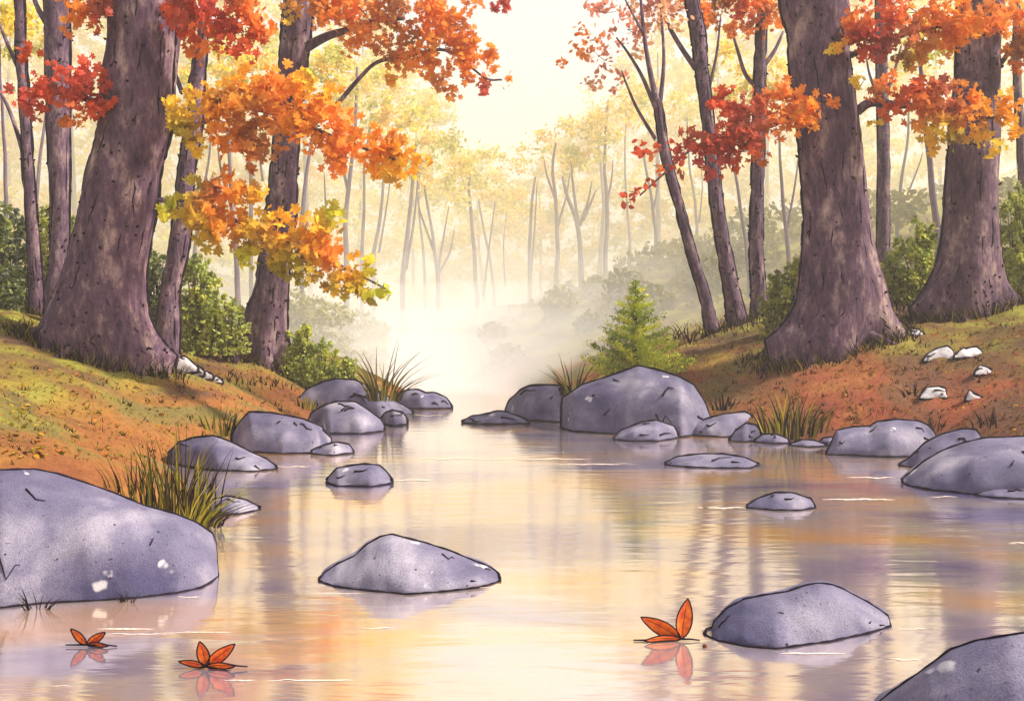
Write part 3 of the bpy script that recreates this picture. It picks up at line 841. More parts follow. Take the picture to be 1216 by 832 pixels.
# F - big right tree
Fr, dF = tree('maple_tree', 'massive right-hand trunk with dark left side and roots spread over the bank',
    [(0, 926, 1005), (40, 936, 1006), (76, 938, 1008), (150, 946, 1020), (200, 951, 1025), (252, 955, 1028), (303, 952, 1036), (340, 948, 1046), (368, 942, 1052), (388, 928, 1062), (404, 910, 1072)], group=GN)
branch(Fr, dF, [(1010, 66), (1030, 58), (1060, 46), (1090, 36), (1130, 30)], 3.5, 1.5, -0.7)
branch(Fr, dF, [(1018, 132), (1034, 122), (1060, 124), (1100, 128), (1150, 138), (1190, 140)], 6, 1.5, -0.9)
branch(Fr, dF, [(945, 135), (915, 150), (870, 160), (825, 175), (790, 205), (760, 232)], 2.5, 0.8, -0.9)
spray(Fr, dF - 0.9, [(975, 122, 16, 10, 'vermil'), (958, 132, 22, 16, 'orange'), (935, 115, 24, 18, 'vermil'), (925, 140, 36, 22, 'vermil'), (890, 150, 34, 26, 'maroon'), (905, 128, 14, 14, 'red', .8), (860, 125, 14, 18, 'red', .8), (868, 155, 32, 26, 'red'), (850, 178, 30, 20, 'crimson'),
    (880, 180, 24, 16, 'red', .9), (898, 192, 12, 12, 'vermil', .6), (838, 172, 18, 18, 'red', .8), (835, 200, 14, 10, 'crimson', .7), (820, 150, 12, 10, 'red', .5), (812, 182, 12, 12, 'crimson', .7)], 0.155)
spray(Fr, dF - 1.0, [(790, 176, 18, 8, 'red', .55), (762, 182, 14, 7, 'red', .6), (776, 196, 12, 10, 'vermil', .5), (752, 228, 12, 8, 'red', .7), (745, 240, 10, 6, 'crimson', .7), (768, 216, 12, 6, 'red', .5), (800, 200, 10, 10, 'crimson', .5)], 0.13, tmpl=OVAL)
spray(Fr, dF - 0.8, [(1045, 20, 40, 24, 'red'), (1030, 48, 24, 18, 'crimson', .9), (1065, 45, 34, 22, 'maroon'), (1090, 15, 44, 26, 'vermil'), (1110, 40, 40, 22, 'vermil'), (1098, 62, 22, 14, 'amber', .8), (1140, 20, 38, 26, 'orange'), (1150, 48, 28, 14, 'orange', .8), (1180, 22, 26, 18, 'vermil', .8),
    (1075, 68, 12, 10, 'olive', .6), (1025, 62, 12, 10, 'red', .6), (1000, 55, 12, 7, 'amber', .8), (988, 60, 8, 5, 'gold', .7), (1022, 20, 14, 20, 'vermil', .7)], 0.155)
spray(Fr, dF - 0.95, [(1045, 112, 24, 14, 'vermil', .8), (1065, 118, 26, 16, 'red'), (1095, 125, 32, 20, 'vermil'), (1090, 108, 18, 10, 'red', .8), (1125, 120, 32, 22, 'maroon'), (1145, 108, 16, 12, 'orange', .8), (1155, 138, 36, 22, 'orange'), (1182, 132, 24, 16, 'amber'),
    (1198, 130, 14, 8, 'orange', .8), (1112, 152, 22, 16, 'gold', .9), (1130, 165, 20, 12, 'olive', .7), (1165, 162, 26, 14, 'gold', .8), (1180, 178, 10, 12, 'gold', .6), (1196, 155, 14, 10, 'amber', .7), (1022, 102, 10, 12, 'gold', .5), (1038, 150, 10, 7, 'gold', .5), (1108, 176, 8, 8, 'amber', .6)], 0.155)
high_crown(Fr, dF, 1000, ['red', 'vermil', 'orange'], 4, 130)

# G - second big right tree
Gt, dG = tree('oak_tree', 'thick trunk near the right edge set back behind the massive right-hand one',
    [(0, 1138, 1190), (50, 1136, 1186), (100, 1133, 1186), (177, 1127, 1185), (252, 1121, 1183), (303, 1115, 1186), (335, 1103, 1192), (355, 1090, 1204), (366, 1080, 1212)], group=GN)
branch(Gt, dG, [(1184, 80), (1194, 68), (1204, 50), (1225, 30)], 3.5, 2, -0.3)
spray(Gt, dG - 0.6, [(1200, 20, 26, 26, 'vermil'), (1212, 55, 18, 18, 'rustb', .9), (1195, 60, 10, 8, 'orange', .7), (1230, 30, 24, 26, 'orange'), (1208, 82, 10, 8, 'vermil', .6), (1222, 75, 12, 12, 'red', .6)], 0.15)
high_crown(Gt, dG, 1180, ['red', 'vermil', 'orange'], 4, 110)

# H I J K - slender right trunks
Ht, dH = tree('slender_tree', 'straight slim trunk standing between the two thick right-hand trunks',
    [(0, 1040, 1051), (50, 1040, 1052), (180, 1042, 1056), (290, 1041, 1056), (310, 1041, 1057)], 27, GT, M_BARK_THIN, ink=0.6, roots=False, fiss=8, nseg=16)
branch(Ht, dH, [(1053, 110), (1062, 85), (1070, 55)], 2.5, 1.2, 0.3)
branch(Ht, dH, [(1042, 115), (1033, 90), (1029, 70)], 2, 1, 0.3)
It, dI = tree('slender_tree', 'bent slim trunk on the right bank bowing towards the stream',
    [(0, 814, 830), (40, 820, 837), (76, 825, 840), (130, 832, 846), (200, 839, 854), (255, 845, 860), (300, 852, 869), (345, 859, 878), (386, 864, 890)], None, GT, M_BARK_THIN, ink=0.8, roots=False, fiss=8, nseg=18)
branch(It, dI, [(826, 82), (806, 52), (790, 22), (782, -10)], 3.5, 2, 0.3)
branch(It, dI, [(838, 120), (850, 70), (856, 20)], 2.5, 1, 0.4)
Jt, dJ = tree('slender_tree', 'forked slim trunk directly left of the massive right-hand trunk',
    [(0, 901, 911), (60, 897, 909), (125, 895, 909), (200, 893, 907), (255, 891, 906), (303, 890, 906), (340, 892, 909), (376, 891, 913)], None, GT, M_BARK_THIN, ink=0.8, roots=False, fiss=8, nseg=18)
branch(Jt, dJ, [(899, 105), (885, 88), (876, 60), (870, 40)], 3, 1.5, 0.3)
branch(Jt, dJ, [(906, 80), (920, 60), (930, 38)], 3, 1.5, 0.3)
spray(Jt, dJ - 0.5, [(850, 12, 28, 16, 'rustb', .8), (878, 14, 30, 20, 'red'), (905, 10, 24, 16, 'vermil', .9), (868, 34, 16, 8, 'orange', .7), (920, 24, 12, 10, 'vermil', .6), (895, 30, 16, 10, 'vermil', .7), (840, 28, 10, 8, 'orange', .6)], 0.15)
high_crown(Jt, dJ, 890, ['vermil', 'orange'], 2, 60)
Kt, dK = tree('slender_tree', 'slanting slim tree nearest the mist, splitting into fine upright limbs with pink leaves',
    [(120, 776, 786), (180, 784, 795), (240, 800, 811), (300, 815, 827), (350, 830, 843), (396, 838, 855)], None, GT, M_BARK_THIN, top_ext=0, ink=0.7, roots=False, fiss=6, nseg=14)
branch(Kt, dK, [(782, 128), (774, 95), (766, 50), (760, -10)], 4.5, 1.6, 0.2)
branch(Kt, dK, [(779, 130), (762, 90), (745, 62), (732, 45)], 3, 1, 0.3)
branch(Kt, dK, [(783, 130), (788, 80), (787, 40), (783, -8)], 3, 1, 0.4)
branch(Kt, dK, [(778, 165), (757, 130), (744, 100), (738, 84)], 2.5, 0.8, 0.2)
branch(Kt, dK, [(764, 40), (752, 18), (740, -5)], 2, 0.8, 0.3)
spray(Kt, dK + 0.4, [(720, 15, 26, 18, 'pink', .5), (700, 48, 22, 14, 'vermil', .4), (745, 35, 26, 20, 'pink', .5), (718, 72, 22, 16, 'pink', .45), (690, 36, 12, 7, 'vermil', .5), (672, 75, 10, 6, 'vermil', .5), (705, 100, 16, 10, 'peach', .5), (735, 100, 16, 14, 'pink', .4),
    (770, 12, 24, 18, 'peach', .5), (800, 20, 22, 20, 'peach', .5), (690, 62, 14, 7, 'vermil', .4), (760, 62, 18, 16, 'peach', .3)], 0.13, tmpl=OVAL)
spray(It, dI + 0.3, [(815, 10, 26, 18, 'vermil', .7), (790, 12, 22, 14, 'pink', .6), (838, 24, 16, 14, 'vermil', .6)], 0.14)
Lt, dL = tree('slender_tree', 'thin trunk half cut off by the right edge of the picture',
    [(0, 1204, 1210), (80, 1203, 1211), (160, 1207, 1216), (225, 1210, 1221), (300, 1211, 1223)], 26, GT, M_BARK_THIN, ink=0.6, roots=False, fiss=6, nseg=14)

# ------------------------------------------------------------------ pale trees in the mist
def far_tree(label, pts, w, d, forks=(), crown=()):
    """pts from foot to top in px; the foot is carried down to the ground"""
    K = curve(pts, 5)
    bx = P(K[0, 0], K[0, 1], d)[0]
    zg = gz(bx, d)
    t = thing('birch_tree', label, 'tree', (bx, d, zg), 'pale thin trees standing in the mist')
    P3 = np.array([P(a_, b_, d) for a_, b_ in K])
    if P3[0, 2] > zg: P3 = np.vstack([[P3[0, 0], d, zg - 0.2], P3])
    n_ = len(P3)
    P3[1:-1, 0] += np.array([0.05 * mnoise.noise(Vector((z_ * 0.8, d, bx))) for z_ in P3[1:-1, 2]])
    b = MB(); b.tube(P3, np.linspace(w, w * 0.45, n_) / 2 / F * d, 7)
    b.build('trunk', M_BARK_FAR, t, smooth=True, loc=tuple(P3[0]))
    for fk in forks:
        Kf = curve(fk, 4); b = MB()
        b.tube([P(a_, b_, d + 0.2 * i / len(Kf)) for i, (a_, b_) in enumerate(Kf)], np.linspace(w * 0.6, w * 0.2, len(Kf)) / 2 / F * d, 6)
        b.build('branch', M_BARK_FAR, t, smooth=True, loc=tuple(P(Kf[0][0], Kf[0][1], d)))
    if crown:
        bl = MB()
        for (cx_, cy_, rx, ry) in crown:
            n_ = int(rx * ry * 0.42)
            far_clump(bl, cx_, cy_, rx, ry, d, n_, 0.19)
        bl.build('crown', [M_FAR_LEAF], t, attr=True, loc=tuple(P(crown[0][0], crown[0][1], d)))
    return t

FARC = [lin(240, 214, 92), lin(222, 210, 96), lin(244, 204, 88), lin(206, 200, 92), lin(246, 220, 120)]
def far_clump(b, px, py, rx, ry, d, n_, size):
    ncl = max(4, n_ // 45)
    ca = RNG.uniform(0, 2 * math.pi, ncl); cr_ = np.sqrt(RNG.uniform(0, 1, ncl)) * 0.85
    cl = np.stack([cr_ * np.cos(ca), RNG.uniform(-1, 1, ncl) * 0.8, cr_ * np.sin(ca)], 1)
    idx = RNG.integers(0, ncl, n_)
    s_ = 0.62 / math.sqrt(ncl)
    off = cl[idx] + RNG.standard_normal((n_, 3)) * s_ * 0.75
    pts = P(px, py, d)[None] + off * np.array([rx, (rx + ry) / 2, ry]) / F * d
    base = np.array([random.choice(FARC)[:3] for _ in range(ncl)])
    col = base[idx] * RNG.uniform(0.8, 1.15, (n_, 1))
    leaves(b, pts, size, np.concatenate([col, np.ones((n_, 1))], 1), SMALL, face=0.5)

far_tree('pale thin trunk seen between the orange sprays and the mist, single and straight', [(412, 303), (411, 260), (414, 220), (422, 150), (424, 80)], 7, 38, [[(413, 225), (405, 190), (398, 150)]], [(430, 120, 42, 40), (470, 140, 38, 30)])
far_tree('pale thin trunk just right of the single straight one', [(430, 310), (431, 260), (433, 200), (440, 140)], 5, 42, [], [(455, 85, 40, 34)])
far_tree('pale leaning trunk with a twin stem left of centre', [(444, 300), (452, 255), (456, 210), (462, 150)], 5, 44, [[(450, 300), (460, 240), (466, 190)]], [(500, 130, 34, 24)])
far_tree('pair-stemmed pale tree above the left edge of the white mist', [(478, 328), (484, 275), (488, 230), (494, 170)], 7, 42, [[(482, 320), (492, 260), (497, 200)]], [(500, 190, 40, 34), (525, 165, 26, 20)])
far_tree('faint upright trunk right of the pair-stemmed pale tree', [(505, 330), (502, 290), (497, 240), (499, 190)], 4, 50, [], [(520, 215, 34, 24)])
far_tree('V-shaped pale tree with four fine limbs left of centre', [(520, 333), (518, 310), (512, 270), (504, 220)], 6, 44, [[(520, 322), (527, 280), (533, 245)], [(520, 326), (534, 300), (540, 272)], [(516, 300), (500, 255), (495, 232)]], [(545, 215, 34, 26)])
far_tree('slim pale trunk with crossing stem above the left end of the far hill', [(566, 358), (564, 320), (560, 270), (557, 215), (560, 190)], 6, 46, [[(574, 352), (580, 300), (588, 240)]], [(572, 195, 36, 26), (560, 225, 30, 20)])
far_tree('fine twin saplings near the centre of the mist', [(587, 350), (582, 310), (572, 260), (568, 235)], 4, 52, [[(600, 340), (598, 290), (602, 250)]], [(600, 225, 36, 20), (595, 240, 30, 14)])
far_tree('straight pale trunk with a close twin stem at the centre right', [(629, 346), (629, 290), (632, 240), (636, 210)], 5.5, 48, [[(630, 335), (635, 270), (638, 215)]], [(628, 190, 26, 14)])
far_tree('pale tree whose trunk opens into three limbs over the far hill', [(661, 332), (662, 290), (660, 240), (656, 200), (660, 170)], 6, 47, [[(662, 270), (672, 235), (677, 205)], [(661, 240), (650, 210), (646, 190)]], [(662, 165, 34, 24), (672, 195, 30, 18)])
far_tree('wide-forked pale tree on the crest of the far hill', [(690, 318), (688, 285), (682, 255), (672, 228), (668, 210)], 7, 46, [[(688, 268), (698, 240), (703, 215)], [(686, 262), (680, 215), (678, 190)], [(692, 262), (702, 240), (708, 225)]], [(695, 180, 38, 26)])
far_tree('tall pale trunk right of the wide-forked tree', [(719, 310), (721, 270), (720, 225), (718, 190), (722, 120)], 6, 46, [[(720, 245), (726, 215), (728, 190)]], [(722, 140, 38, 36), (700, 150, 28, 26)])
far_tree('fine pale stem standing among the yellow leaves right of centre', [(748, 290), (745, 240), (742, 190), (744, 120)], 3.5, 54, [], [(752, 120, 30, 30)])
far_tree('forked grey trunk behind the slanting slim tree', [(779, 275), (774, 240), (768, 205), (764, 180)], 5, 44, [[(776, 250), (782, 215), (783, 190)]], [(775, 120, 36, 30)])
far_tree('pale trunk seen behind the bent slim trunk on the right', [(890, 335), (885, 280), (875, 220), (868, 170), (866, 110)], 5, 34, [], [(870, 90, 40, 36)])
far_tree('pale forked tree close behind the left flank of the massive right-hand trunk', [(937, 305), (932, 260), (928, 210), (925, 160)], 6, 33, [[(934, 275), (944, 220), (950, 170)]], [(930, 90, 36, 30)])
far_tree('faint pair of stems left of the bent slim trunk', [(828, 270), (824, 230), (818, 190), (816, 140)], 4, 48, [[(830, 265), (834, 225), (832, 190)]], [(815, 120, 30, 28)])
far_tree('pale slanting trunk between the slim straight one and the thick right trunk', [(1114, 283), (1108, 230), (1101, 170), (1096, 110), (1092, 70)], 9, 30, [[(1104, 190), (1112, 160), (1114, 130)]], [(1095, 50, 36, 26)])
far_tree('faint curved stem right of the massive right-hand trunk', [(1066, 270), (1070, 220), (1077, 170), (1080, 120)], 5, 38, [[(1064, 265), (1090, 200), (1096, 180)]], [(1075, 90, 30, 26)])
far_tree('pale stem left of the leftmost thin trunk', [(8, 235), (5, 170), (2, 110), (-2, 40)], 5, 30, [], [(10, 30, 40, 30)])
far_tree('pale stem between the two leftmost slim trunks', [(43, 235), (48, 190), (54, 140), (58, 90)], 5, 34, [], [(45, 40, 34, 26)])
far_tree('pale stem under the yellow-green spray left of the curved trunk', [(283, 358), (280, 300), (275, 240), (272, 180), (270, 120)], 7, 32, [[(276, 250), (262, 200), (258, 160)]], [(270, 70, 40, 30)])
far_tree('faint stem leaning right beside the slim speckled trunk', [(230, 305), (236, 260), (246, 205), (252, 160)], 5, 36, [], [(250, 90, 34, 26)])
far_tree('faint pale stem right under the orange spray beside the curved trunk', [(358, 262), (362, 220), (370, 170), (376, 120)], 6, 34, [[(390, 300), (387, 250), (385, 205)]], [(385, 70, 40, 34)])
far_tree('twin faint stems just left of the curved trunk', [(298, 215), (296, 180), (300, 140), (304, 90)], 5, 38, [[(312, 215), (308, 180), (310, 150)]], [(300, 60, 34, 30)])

# distant wood that reads as one mass
b = MB()
sky_px = [-300, 250, 420, 480, 520, 535, 550, 575, 605, 632, 648, 670, 690, 705, 730, 755, 790, 850, 1500]
sky_py = [-60, -60, -40, 20, 95, 130, 165, 170, 196, 185, 160, 142, 142, 105, 90, 55, 10, -50, -60]
n_bl = 0
for px in np.arange(-260, 1480, 34):
    tp = float(np.interp(px, sky_px, sky_py))
    py = tp + 30
    while py < 335:
        d = random.uniform(62, 88)
        r = random.uniform(26, 38)
        n_ = int(420 if -60 < px < 1280 else 50)
        far_clump(b, px + random.uniform(-14, 14), py + random.uniform(-6, 10), r, r * 0.8, d, n_, 0.32)
        py += 34
        n_bl += 1
# far trunks inside the mass
for px in np.arange(-200, 1450, 70):
    d = random.uniform(58, 84); x_ = px + random.uniform(-12, 12)
    top = P(x_ + random.uniform(-12, 12), max(-30, float(np.interp(px, sky_px, sky_py)) + 40), d); foot = P(x_, 345, d)
    foot[2] = gz(foot[0], d) - 0.3
    b.tube([foot, (foot * 0.5 + top * 0.5) + np.array([random.uniform(-.4, .4), 0, 0]), top], [0.17, 0.12, 0.05], 5, 1, col=(0.2, 0.2, 0.2, 1))
tag(b.build('woods', [M_FAR_LEAF, M_BARK_FAR], attr=True), 'distant yellow autumn wood dissolving into mist', None, None, 'stuff')

# undergrowth on the far hill
b = MB()
for px, py, rr2 in [(572, 378, 16), (590, 372, 18), (610, 366, 18), (632, 364, 20), (655, 352, 20), (676, 343, 22), (700, 338, 22), (722, 330, 22), (745, 312, 26), (770, 300, 28), (795, 296, 28), (820, 290, 28), (845, 285, 30), (872, 272, 30), (900, 262, 32), (930, 258, 32), (960, 250, 32),
                    (1000, 245, 34), (1040, 240, 34), (1080, 238, 34), (1130, 235, 34), (1180, 228, 34), (1220, 225, 36), (1270, 220, 36)]:
    for q in range(5):
        d = random.uniform(36, 46) - q; r = rr2 * random.uniform(0.8, 1.1)
        n_ = 170
        off = RNG.standard_normal((n_, 3)); off /= np.linalg.norm(off, axis=1)[:, None]; off *= RNG.uniform(0.55, 1.05, (n_, 1))
        ce = P(px + random.uniform(-10, 10), py + q * rr2 * 0.9 + 8, d)
        pts = ce[None] + off * r / F * d * np.array([1, 1, 0.8])
        col = np.array(random.choice([lin(122, 116, 52), lin(134, 124, 60), lin(112, 108, 58)])[:3])[None] * RNG.uniform(0.75, 1.25, (n_, 1))
        leaves(b, pts, 0.3, np.concatenate([col, np.ones((n_, 1))], 1), SMALL, face=0.5)
# dim olive scrub beyond the left bank
for px, py, rr2 in [(395, 374, 22), (425, 382, 20), (448, 390, 14), (370, 366, 22), (345, 358, 24), (325, 372, 26)]:
    for q in range(5):
        d = random.uniform(31, 37); n_ = 260
        off = RNG.standard_normal((n_, 3)); off /= np.linalg.norm(off, axis=1)[:, None]; off *= RNG.uniform(0.5, 1.05, (n_, 1))
        pts = P(px, py + q * 16, d)[None] + off * rr2 / F * d * np.array([1.2, 1, 0.7])
        col = np.array(lin(168, 162, 110)[:3])[None] * RNG.uniform(0.75, 1.25, (n_, 1))
        leaves(b, pts, 0.16, np.concatenate([col, np.ones((n_, 1))], 1), SMALL, face=0.5)
tag(b.build('undergrowth', [M_GREEN], attr=True), 'olive undergrowth fading into mist over the far slopes', None, None, 'stuff')

# ------------------------------------------------------------------ bushes
def bush(label, blobs, d, cols, size=0.10, name='bush', group='green bushes on the banks'):
    bx = P(blobs[0][0], 0, d)[0]
    zg = gz(bx, d)
    t = thing(name, label, 'bush', (bx, d, zg), group)
    b = MB(); st = MB()
    for (px, py, rx, ry) in blobs:
        spx = size * F / d
        n_ = int(rx * ry / (spx * spx) * 34)
        ns = max(10, int(rx * ry / 26))
        # upright sprigs carry the leaves
        a_ = RNG.uniform(0, 2 * math.pi, ns); rr3 = np.sqrt(RNG.uniform(0, 1, ns)); zz = RNG.uniform(-0.9, 1, ns)
        sp_ = np.stack([rr3 * np.cos(a_) * np.sqrt(1 - 0.7 * zz ** 2), rr3 * np.sin(a_), zz], 1)
        sp_[:, 2] = np.minimum(sp_[:, 2], np.sqrt(np.clip(1 - sp_[:, 0] ** 2, 0.05, 1)))
        k = max(4, n_ // ns)
        base = P(px, py, d); sc = np.array([rx, (rx + ry) / 2, ry]) / F * d
        for s_ in sp_:
            dirv = np.array([s_[0] * 0.8, s_[1] * 0.6, 0.9]) ; dirv /= np.linalg.norm(dirv)
            L_ = size * 2.2
            tt = RNG.uniform(-1, 1, k)
            pts = base + s_ * sc * 0.9 + dirv[None] * (tt * L_ * 0.5)[:, None] + RNG.standard_normal((k, 3)) * (size * 0.42 * (1.2 - tt[:, None]) * 0.8)
            c0 = np.array(random.choice(cols)[:3])
            col = c0[None] * RNG.uniform(0.75, 1.2, (k, 1))
            leaves(b, pts, size, np.concatenate([col, np.ones((k, 1))], 1), SMALL, face=0.5)
        gap = (base[2] - sc[2] * 0.3) - (zg - 0.05)
        if gap > 0.05 and gap < 1.6:
            k2 = int(n_ * 0.7 * min(1, gap / sc[2]))
            ux = RNG.uniform(-1, 1, k2)
            pts = np.stack([base[0] + ux * sc[0] * 0.95, d + RNG.uniform(-1, 0.6, k2) * sc[1] * 0.8, zg - 0.05 + RNG.uniform(0, 1, k2) * gap], 1)
            col = np.array([random.choice(cols)[:3] for _ in range(k2)]) * RNG.uniform(0.7, 1.1, (k2, 1))
            leaves(b, pts, size, np.concatenate([col, np.ones((k2, 1))], 1), SMALL, face=0.5)
        foot = np.array([base[0], d, gz(base[0], d) - 0.05])
        for s_ in sp_[:10]:
            e_ = base + s_ * sc * 0.85
            st.tube([foot + RNG.standard_normal(3) * 0.03, (foot + e_) / 2 + RNG.standard_normal(3) * 0.05, e_], [0.018, 0.012, 0.005], 4)
    b.build('foliage', M_GREEN, t, attr=True, loc=(bx, d, zg))
    st.build('stem', M_TWIG, t, loc=(bx, d, zg))
    return t

OL = [lin(152, 156, 84), lin(170, 172, 86), lin(128, 134, 86), lin(184, 184, 88)]
DK = [lin(122, 132, 90), lin(146, 154, 84), lin(106, 114, 96)]
LG = [lin(174, 182, 82), lin(154, 164, 82), lin(192, 194, 88)]
bush('dark green bush at the left edge behind the leftmost thin trunk', [(8, 300, 34, 58), (-20, 310, 30, 60), (2, 262, 22, 22)], 20, DK)
bush('dusky green bush between the two leftmost slim trunks', [(62, 292, 34, 50), (88, 300, 22, 48), (50, 258, 16, 16)], 20.5, OL)
bush('green bush squeezed between the massive left trunk and the slim speckled one', [(178, 340, 20, 40), (186, 315, 12, 20)], 21, DK)
bush('pointed olive bush right of the slim speckled trunk', [(228, 345, 28, 38), (248, 355, 28, 30), (235, 322, 16, 20), (268, 365, 18, 20), (278, 380, 20, 16)], 21, LG + OL, 0.095)
bush('low green bush beside the spiky dry grass on the left shore', [(358, 412, 22, 26), (360, 398, 12, 14), (382, 422, 22, 18), (402, 432, 18, 12), (415, 436, 10, 8), (350, 440, 20, 12), (385, 445, 24, 10)], 22, LG, 0.08)
bush('small green bush against the left side of the massive right-hand trunk', [(930, 345, 22, 32), (942, 325, 14, 22), (915, 358, 14, 18)], 20, OL, 0.09)
bush('round bright green bush between the two thick right-hand trunks', [(1085, 310, 30, 40), (1060, 325, 24, 32), (1095, 280, 16, 22), (1108, 310, 12, 36), (1045, 335, 14, 22)], 21.5, LG + OL, 0.095)
bush('tall green bush cut off by the right edge of the picture', [(1205, 285, 24, 58), (1225, 290, 30, 62), (1212, 240, 18, 20)], 21.5, OL + LG)

# the little fir
def fir():
    d = 19.3
    bx = P(755, 0, d)[0]; zg = gz(bx, d)
    t = thing('fir_tree', 'little bright green fir tree behind the biggest dome-shaped boulder', 'tree', (bx, d, zg))
    top = P(756, 333, d)[2]; low = P(756, 450, d)[2]
    b = MB(); b.tube([(bx, d, min(zg, low) - 0.1), (bx, d, (top + low) / 2), (bx, d, top)], [0.05, 0.03, 0.008], 7)
    b.build('trunk', M_TWIG, t, loc=(bx, d, zg))
    b = MB()
    cols = [lin(200, 206, 70), lin(160, 172, 68), lin(130, 142, 70), lin(220, 218, 78)]
    Ht_ = top - low
    for tier in range(13):
        f = tier / 12.0
        z_ = low + Ht_ * (0.02 + 0.95 * f)
        rad = (1 - f) ** 0.85 * 56 / F * d * (1.12 if tier % 2 else 0.9) + 0.03
        nb_ = int(13 - 7 * f)
        for k in range(nb_):
            a_ = 2 * math.pi * k / nb_ + tier * 0.7 + random.uniform(-.2, .2)
            L_ = rad * random.uniform(0.7, 1.32)
            dr = np.array([math.cos(a_), math.sin(a_), 0.22])
            n_ = int(60 * L_ / 0.5) + 14
            tt = RNG.uniform(0.05, 1, n_)
            pts = np.array([bx, d, z_])[None] + dr[None] * (tt * L_)[:, None] + np.array([0, 0, -0.10])[None] * (tt[:, None] * (1 - tt[:, None]) * 4 * L_) * 0.7
            pts += RNG.standard_normal((n_, 3)) * 0.034
            col = np.array(random.choice(cols)[:3])[None] * RNG.uniform(0.75, 1.2, (n_, 1))
            leaves(b, pts, 0.075, np.concatenate([col, np.ones((n_, 1))], 1), SMALL * np.array([0.6, 1]), face=0.4, up=0.6)
    b.build('crown', M_GREEN, t, attr=True, loc=(bx, d, zg))
fir()

# ------------------------------------------------------------------ grasses
def blades(b, foot, specs, mi=0):
    """specs: (dx px-like metres, height, width, colour)"""
    for (tx, ty, h, w, col) in specs:
        f0 = np.asarray(foot, float) + np.array([random.uniform(-1, 1), random.uniform(-1, 1), 0]) * 0.25 * abs(h) * 0.5
        n_ = 6
        s = np.linspace(0, 1, n_)
        cpt = f0[None] + np.stack([tx * s ** 1.8, ty * s ** 1.8, h * (s - 0.18 * (abs(tx) / (h + 1e-6)) * s ** 2)], 1)
        wd = w * (1 - s ** 1.5) + w * 0.08
        side = np.array([1, 0.25 * random.uniform(-1, 1), 0])
        V = np.concatenate([cpt - side[None] * wd[:, None] / 2, cpt + side[None] * wd[:, None] / 2])
        fs = [(i, i + 1, n_ + i + 1, n_ + i) for i in range(n_ - 1)]
        b.add(V, fs, mi, col)

GC = [lin(112, 106, 36), lin(146, 136, 44), lin(88, 78, 34), lin(170, 150, 52)]
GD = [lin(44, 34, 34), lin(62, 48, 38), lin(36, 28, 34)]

def tuft(label, px, py, hpx, wpx, n_, cols=GC, lean=0.0, dark=0.35, group='grass clumps on the banks', name='grass_clump', spread=0.8, bw=1.0, d=None, foot=None):
    if foot is None:
        x_, y_, z_ = at(px, py)
        if d is not None: x_, y_ = (px - CX) / F * d, d; z_ = EYE - (py - CY) / F * d
    else: x_, y_, z_ = foot
    k = y_ / F
    b = MB()
    for i in range(n_):
        u = random.uniform(-1, 1)
        h = hpx * k * random.uniform(0.45, 1.0) * (1 - 0.35 * abs(u))
        fx = x_ + u * wpx * k
        fy = y_ + random.uniform(-1, 1) * wpx * k * 0.5
        tx = (u * spread + lean + random.uniform(-.25, .25)) * h
        col = random.choice(GD) if random.random() < dark else random.choice(cols)
        zf = z_
        blades(b, (fx, fy, zf - 0.03), [(tx, random.uniform(-.3, .3) * h, h, bw * k * random.uniform(1.4, 3.2), col)])
    o = b.build(name, M_BLADE, attr=True, loc=(x_, y_, z_))
    return tag(o, label, 'grass clump', group)

# tall reed clump behind the huge left boulder
tuft('tallest reed clump, rising behind the huge lower left boulder', 203, 612, 128, 46, 130, spread=0.22, lean=0.02, bw=0.85, dark=0.5, d=8.6)
tuft('fan of bent reeds hanging over the water at the right end of the huge boulder', 240, 622, 66, 22, 60, spread=0.9, lean=0.75, bw=0.9, dark=0.45, d=8.2)
tuft('sparse dark reed stems at the left of the tallest reed clump', 150, 582, 60, 26, 16, spread=0.3, lean=-0.15, dark=0.8, d=8.8)
tuft('spiky dry grass fanning out on the left shore against the white mist', 456, 474, 84, 18, 40, spread=1.2, lean=0.2, dark=0.35, bw=0.8, d=19.4)
tuft('thin spiky grass between the blunt boulder and the biggest boulder', 680, 468, 62, 12, 24, spread=0.7, dark=0.5, bw=0.8, d=18.8)
tuft('wide reedy tuft on the right shore beside the flat-topped boulder', 940, 522, 76, 34, 84, spread=0.45, dark=0.45, bw=1.1)
tuft('dark grass at the left side of the block-shaped boulder', 262, 516, 40, 22, 34, spread=0.3, dark=0.5)
tuft('sprig of dry grass on the rusty bank below the thick right trunk', 1108, 516, 36, 10, 10, cols=GD, spread=0.6)
tuft('dry sprigs behind the slanting boulder near the right edge', 1180, 505, 30, 26, 14, cols=GD, spread=0.4)
tuft('yellow turf tuft above the smooth rounded boulder on the left shore', 360, 484, 18, 22, 40, cols=[lin(176, 160, 44), lin(140, 120, 40)], spread=0.3)
tuft('short grass growing on the waterline of the huge boulder at its left', 45, 722, 42, 12, 14, cols=GD, dark=1, spread=1.0, d=5.86)
tuft('tiny grass sprig on the waterline of the huge boulder at its right', 152, 712, 24, 8, 9, cols=GD, dark=1, spread=1.0, d=6.02)
tuft('dry twiggy sprig beside the white stone on the rusty bank', 1085, 470, 26, 12, 14, cols=GD, dark=1, spread=0.9)
tuft('short dry grass on the bank above the low right boulder', 862, 486, 24, 16, 18, cols=GD, spread=0.6)

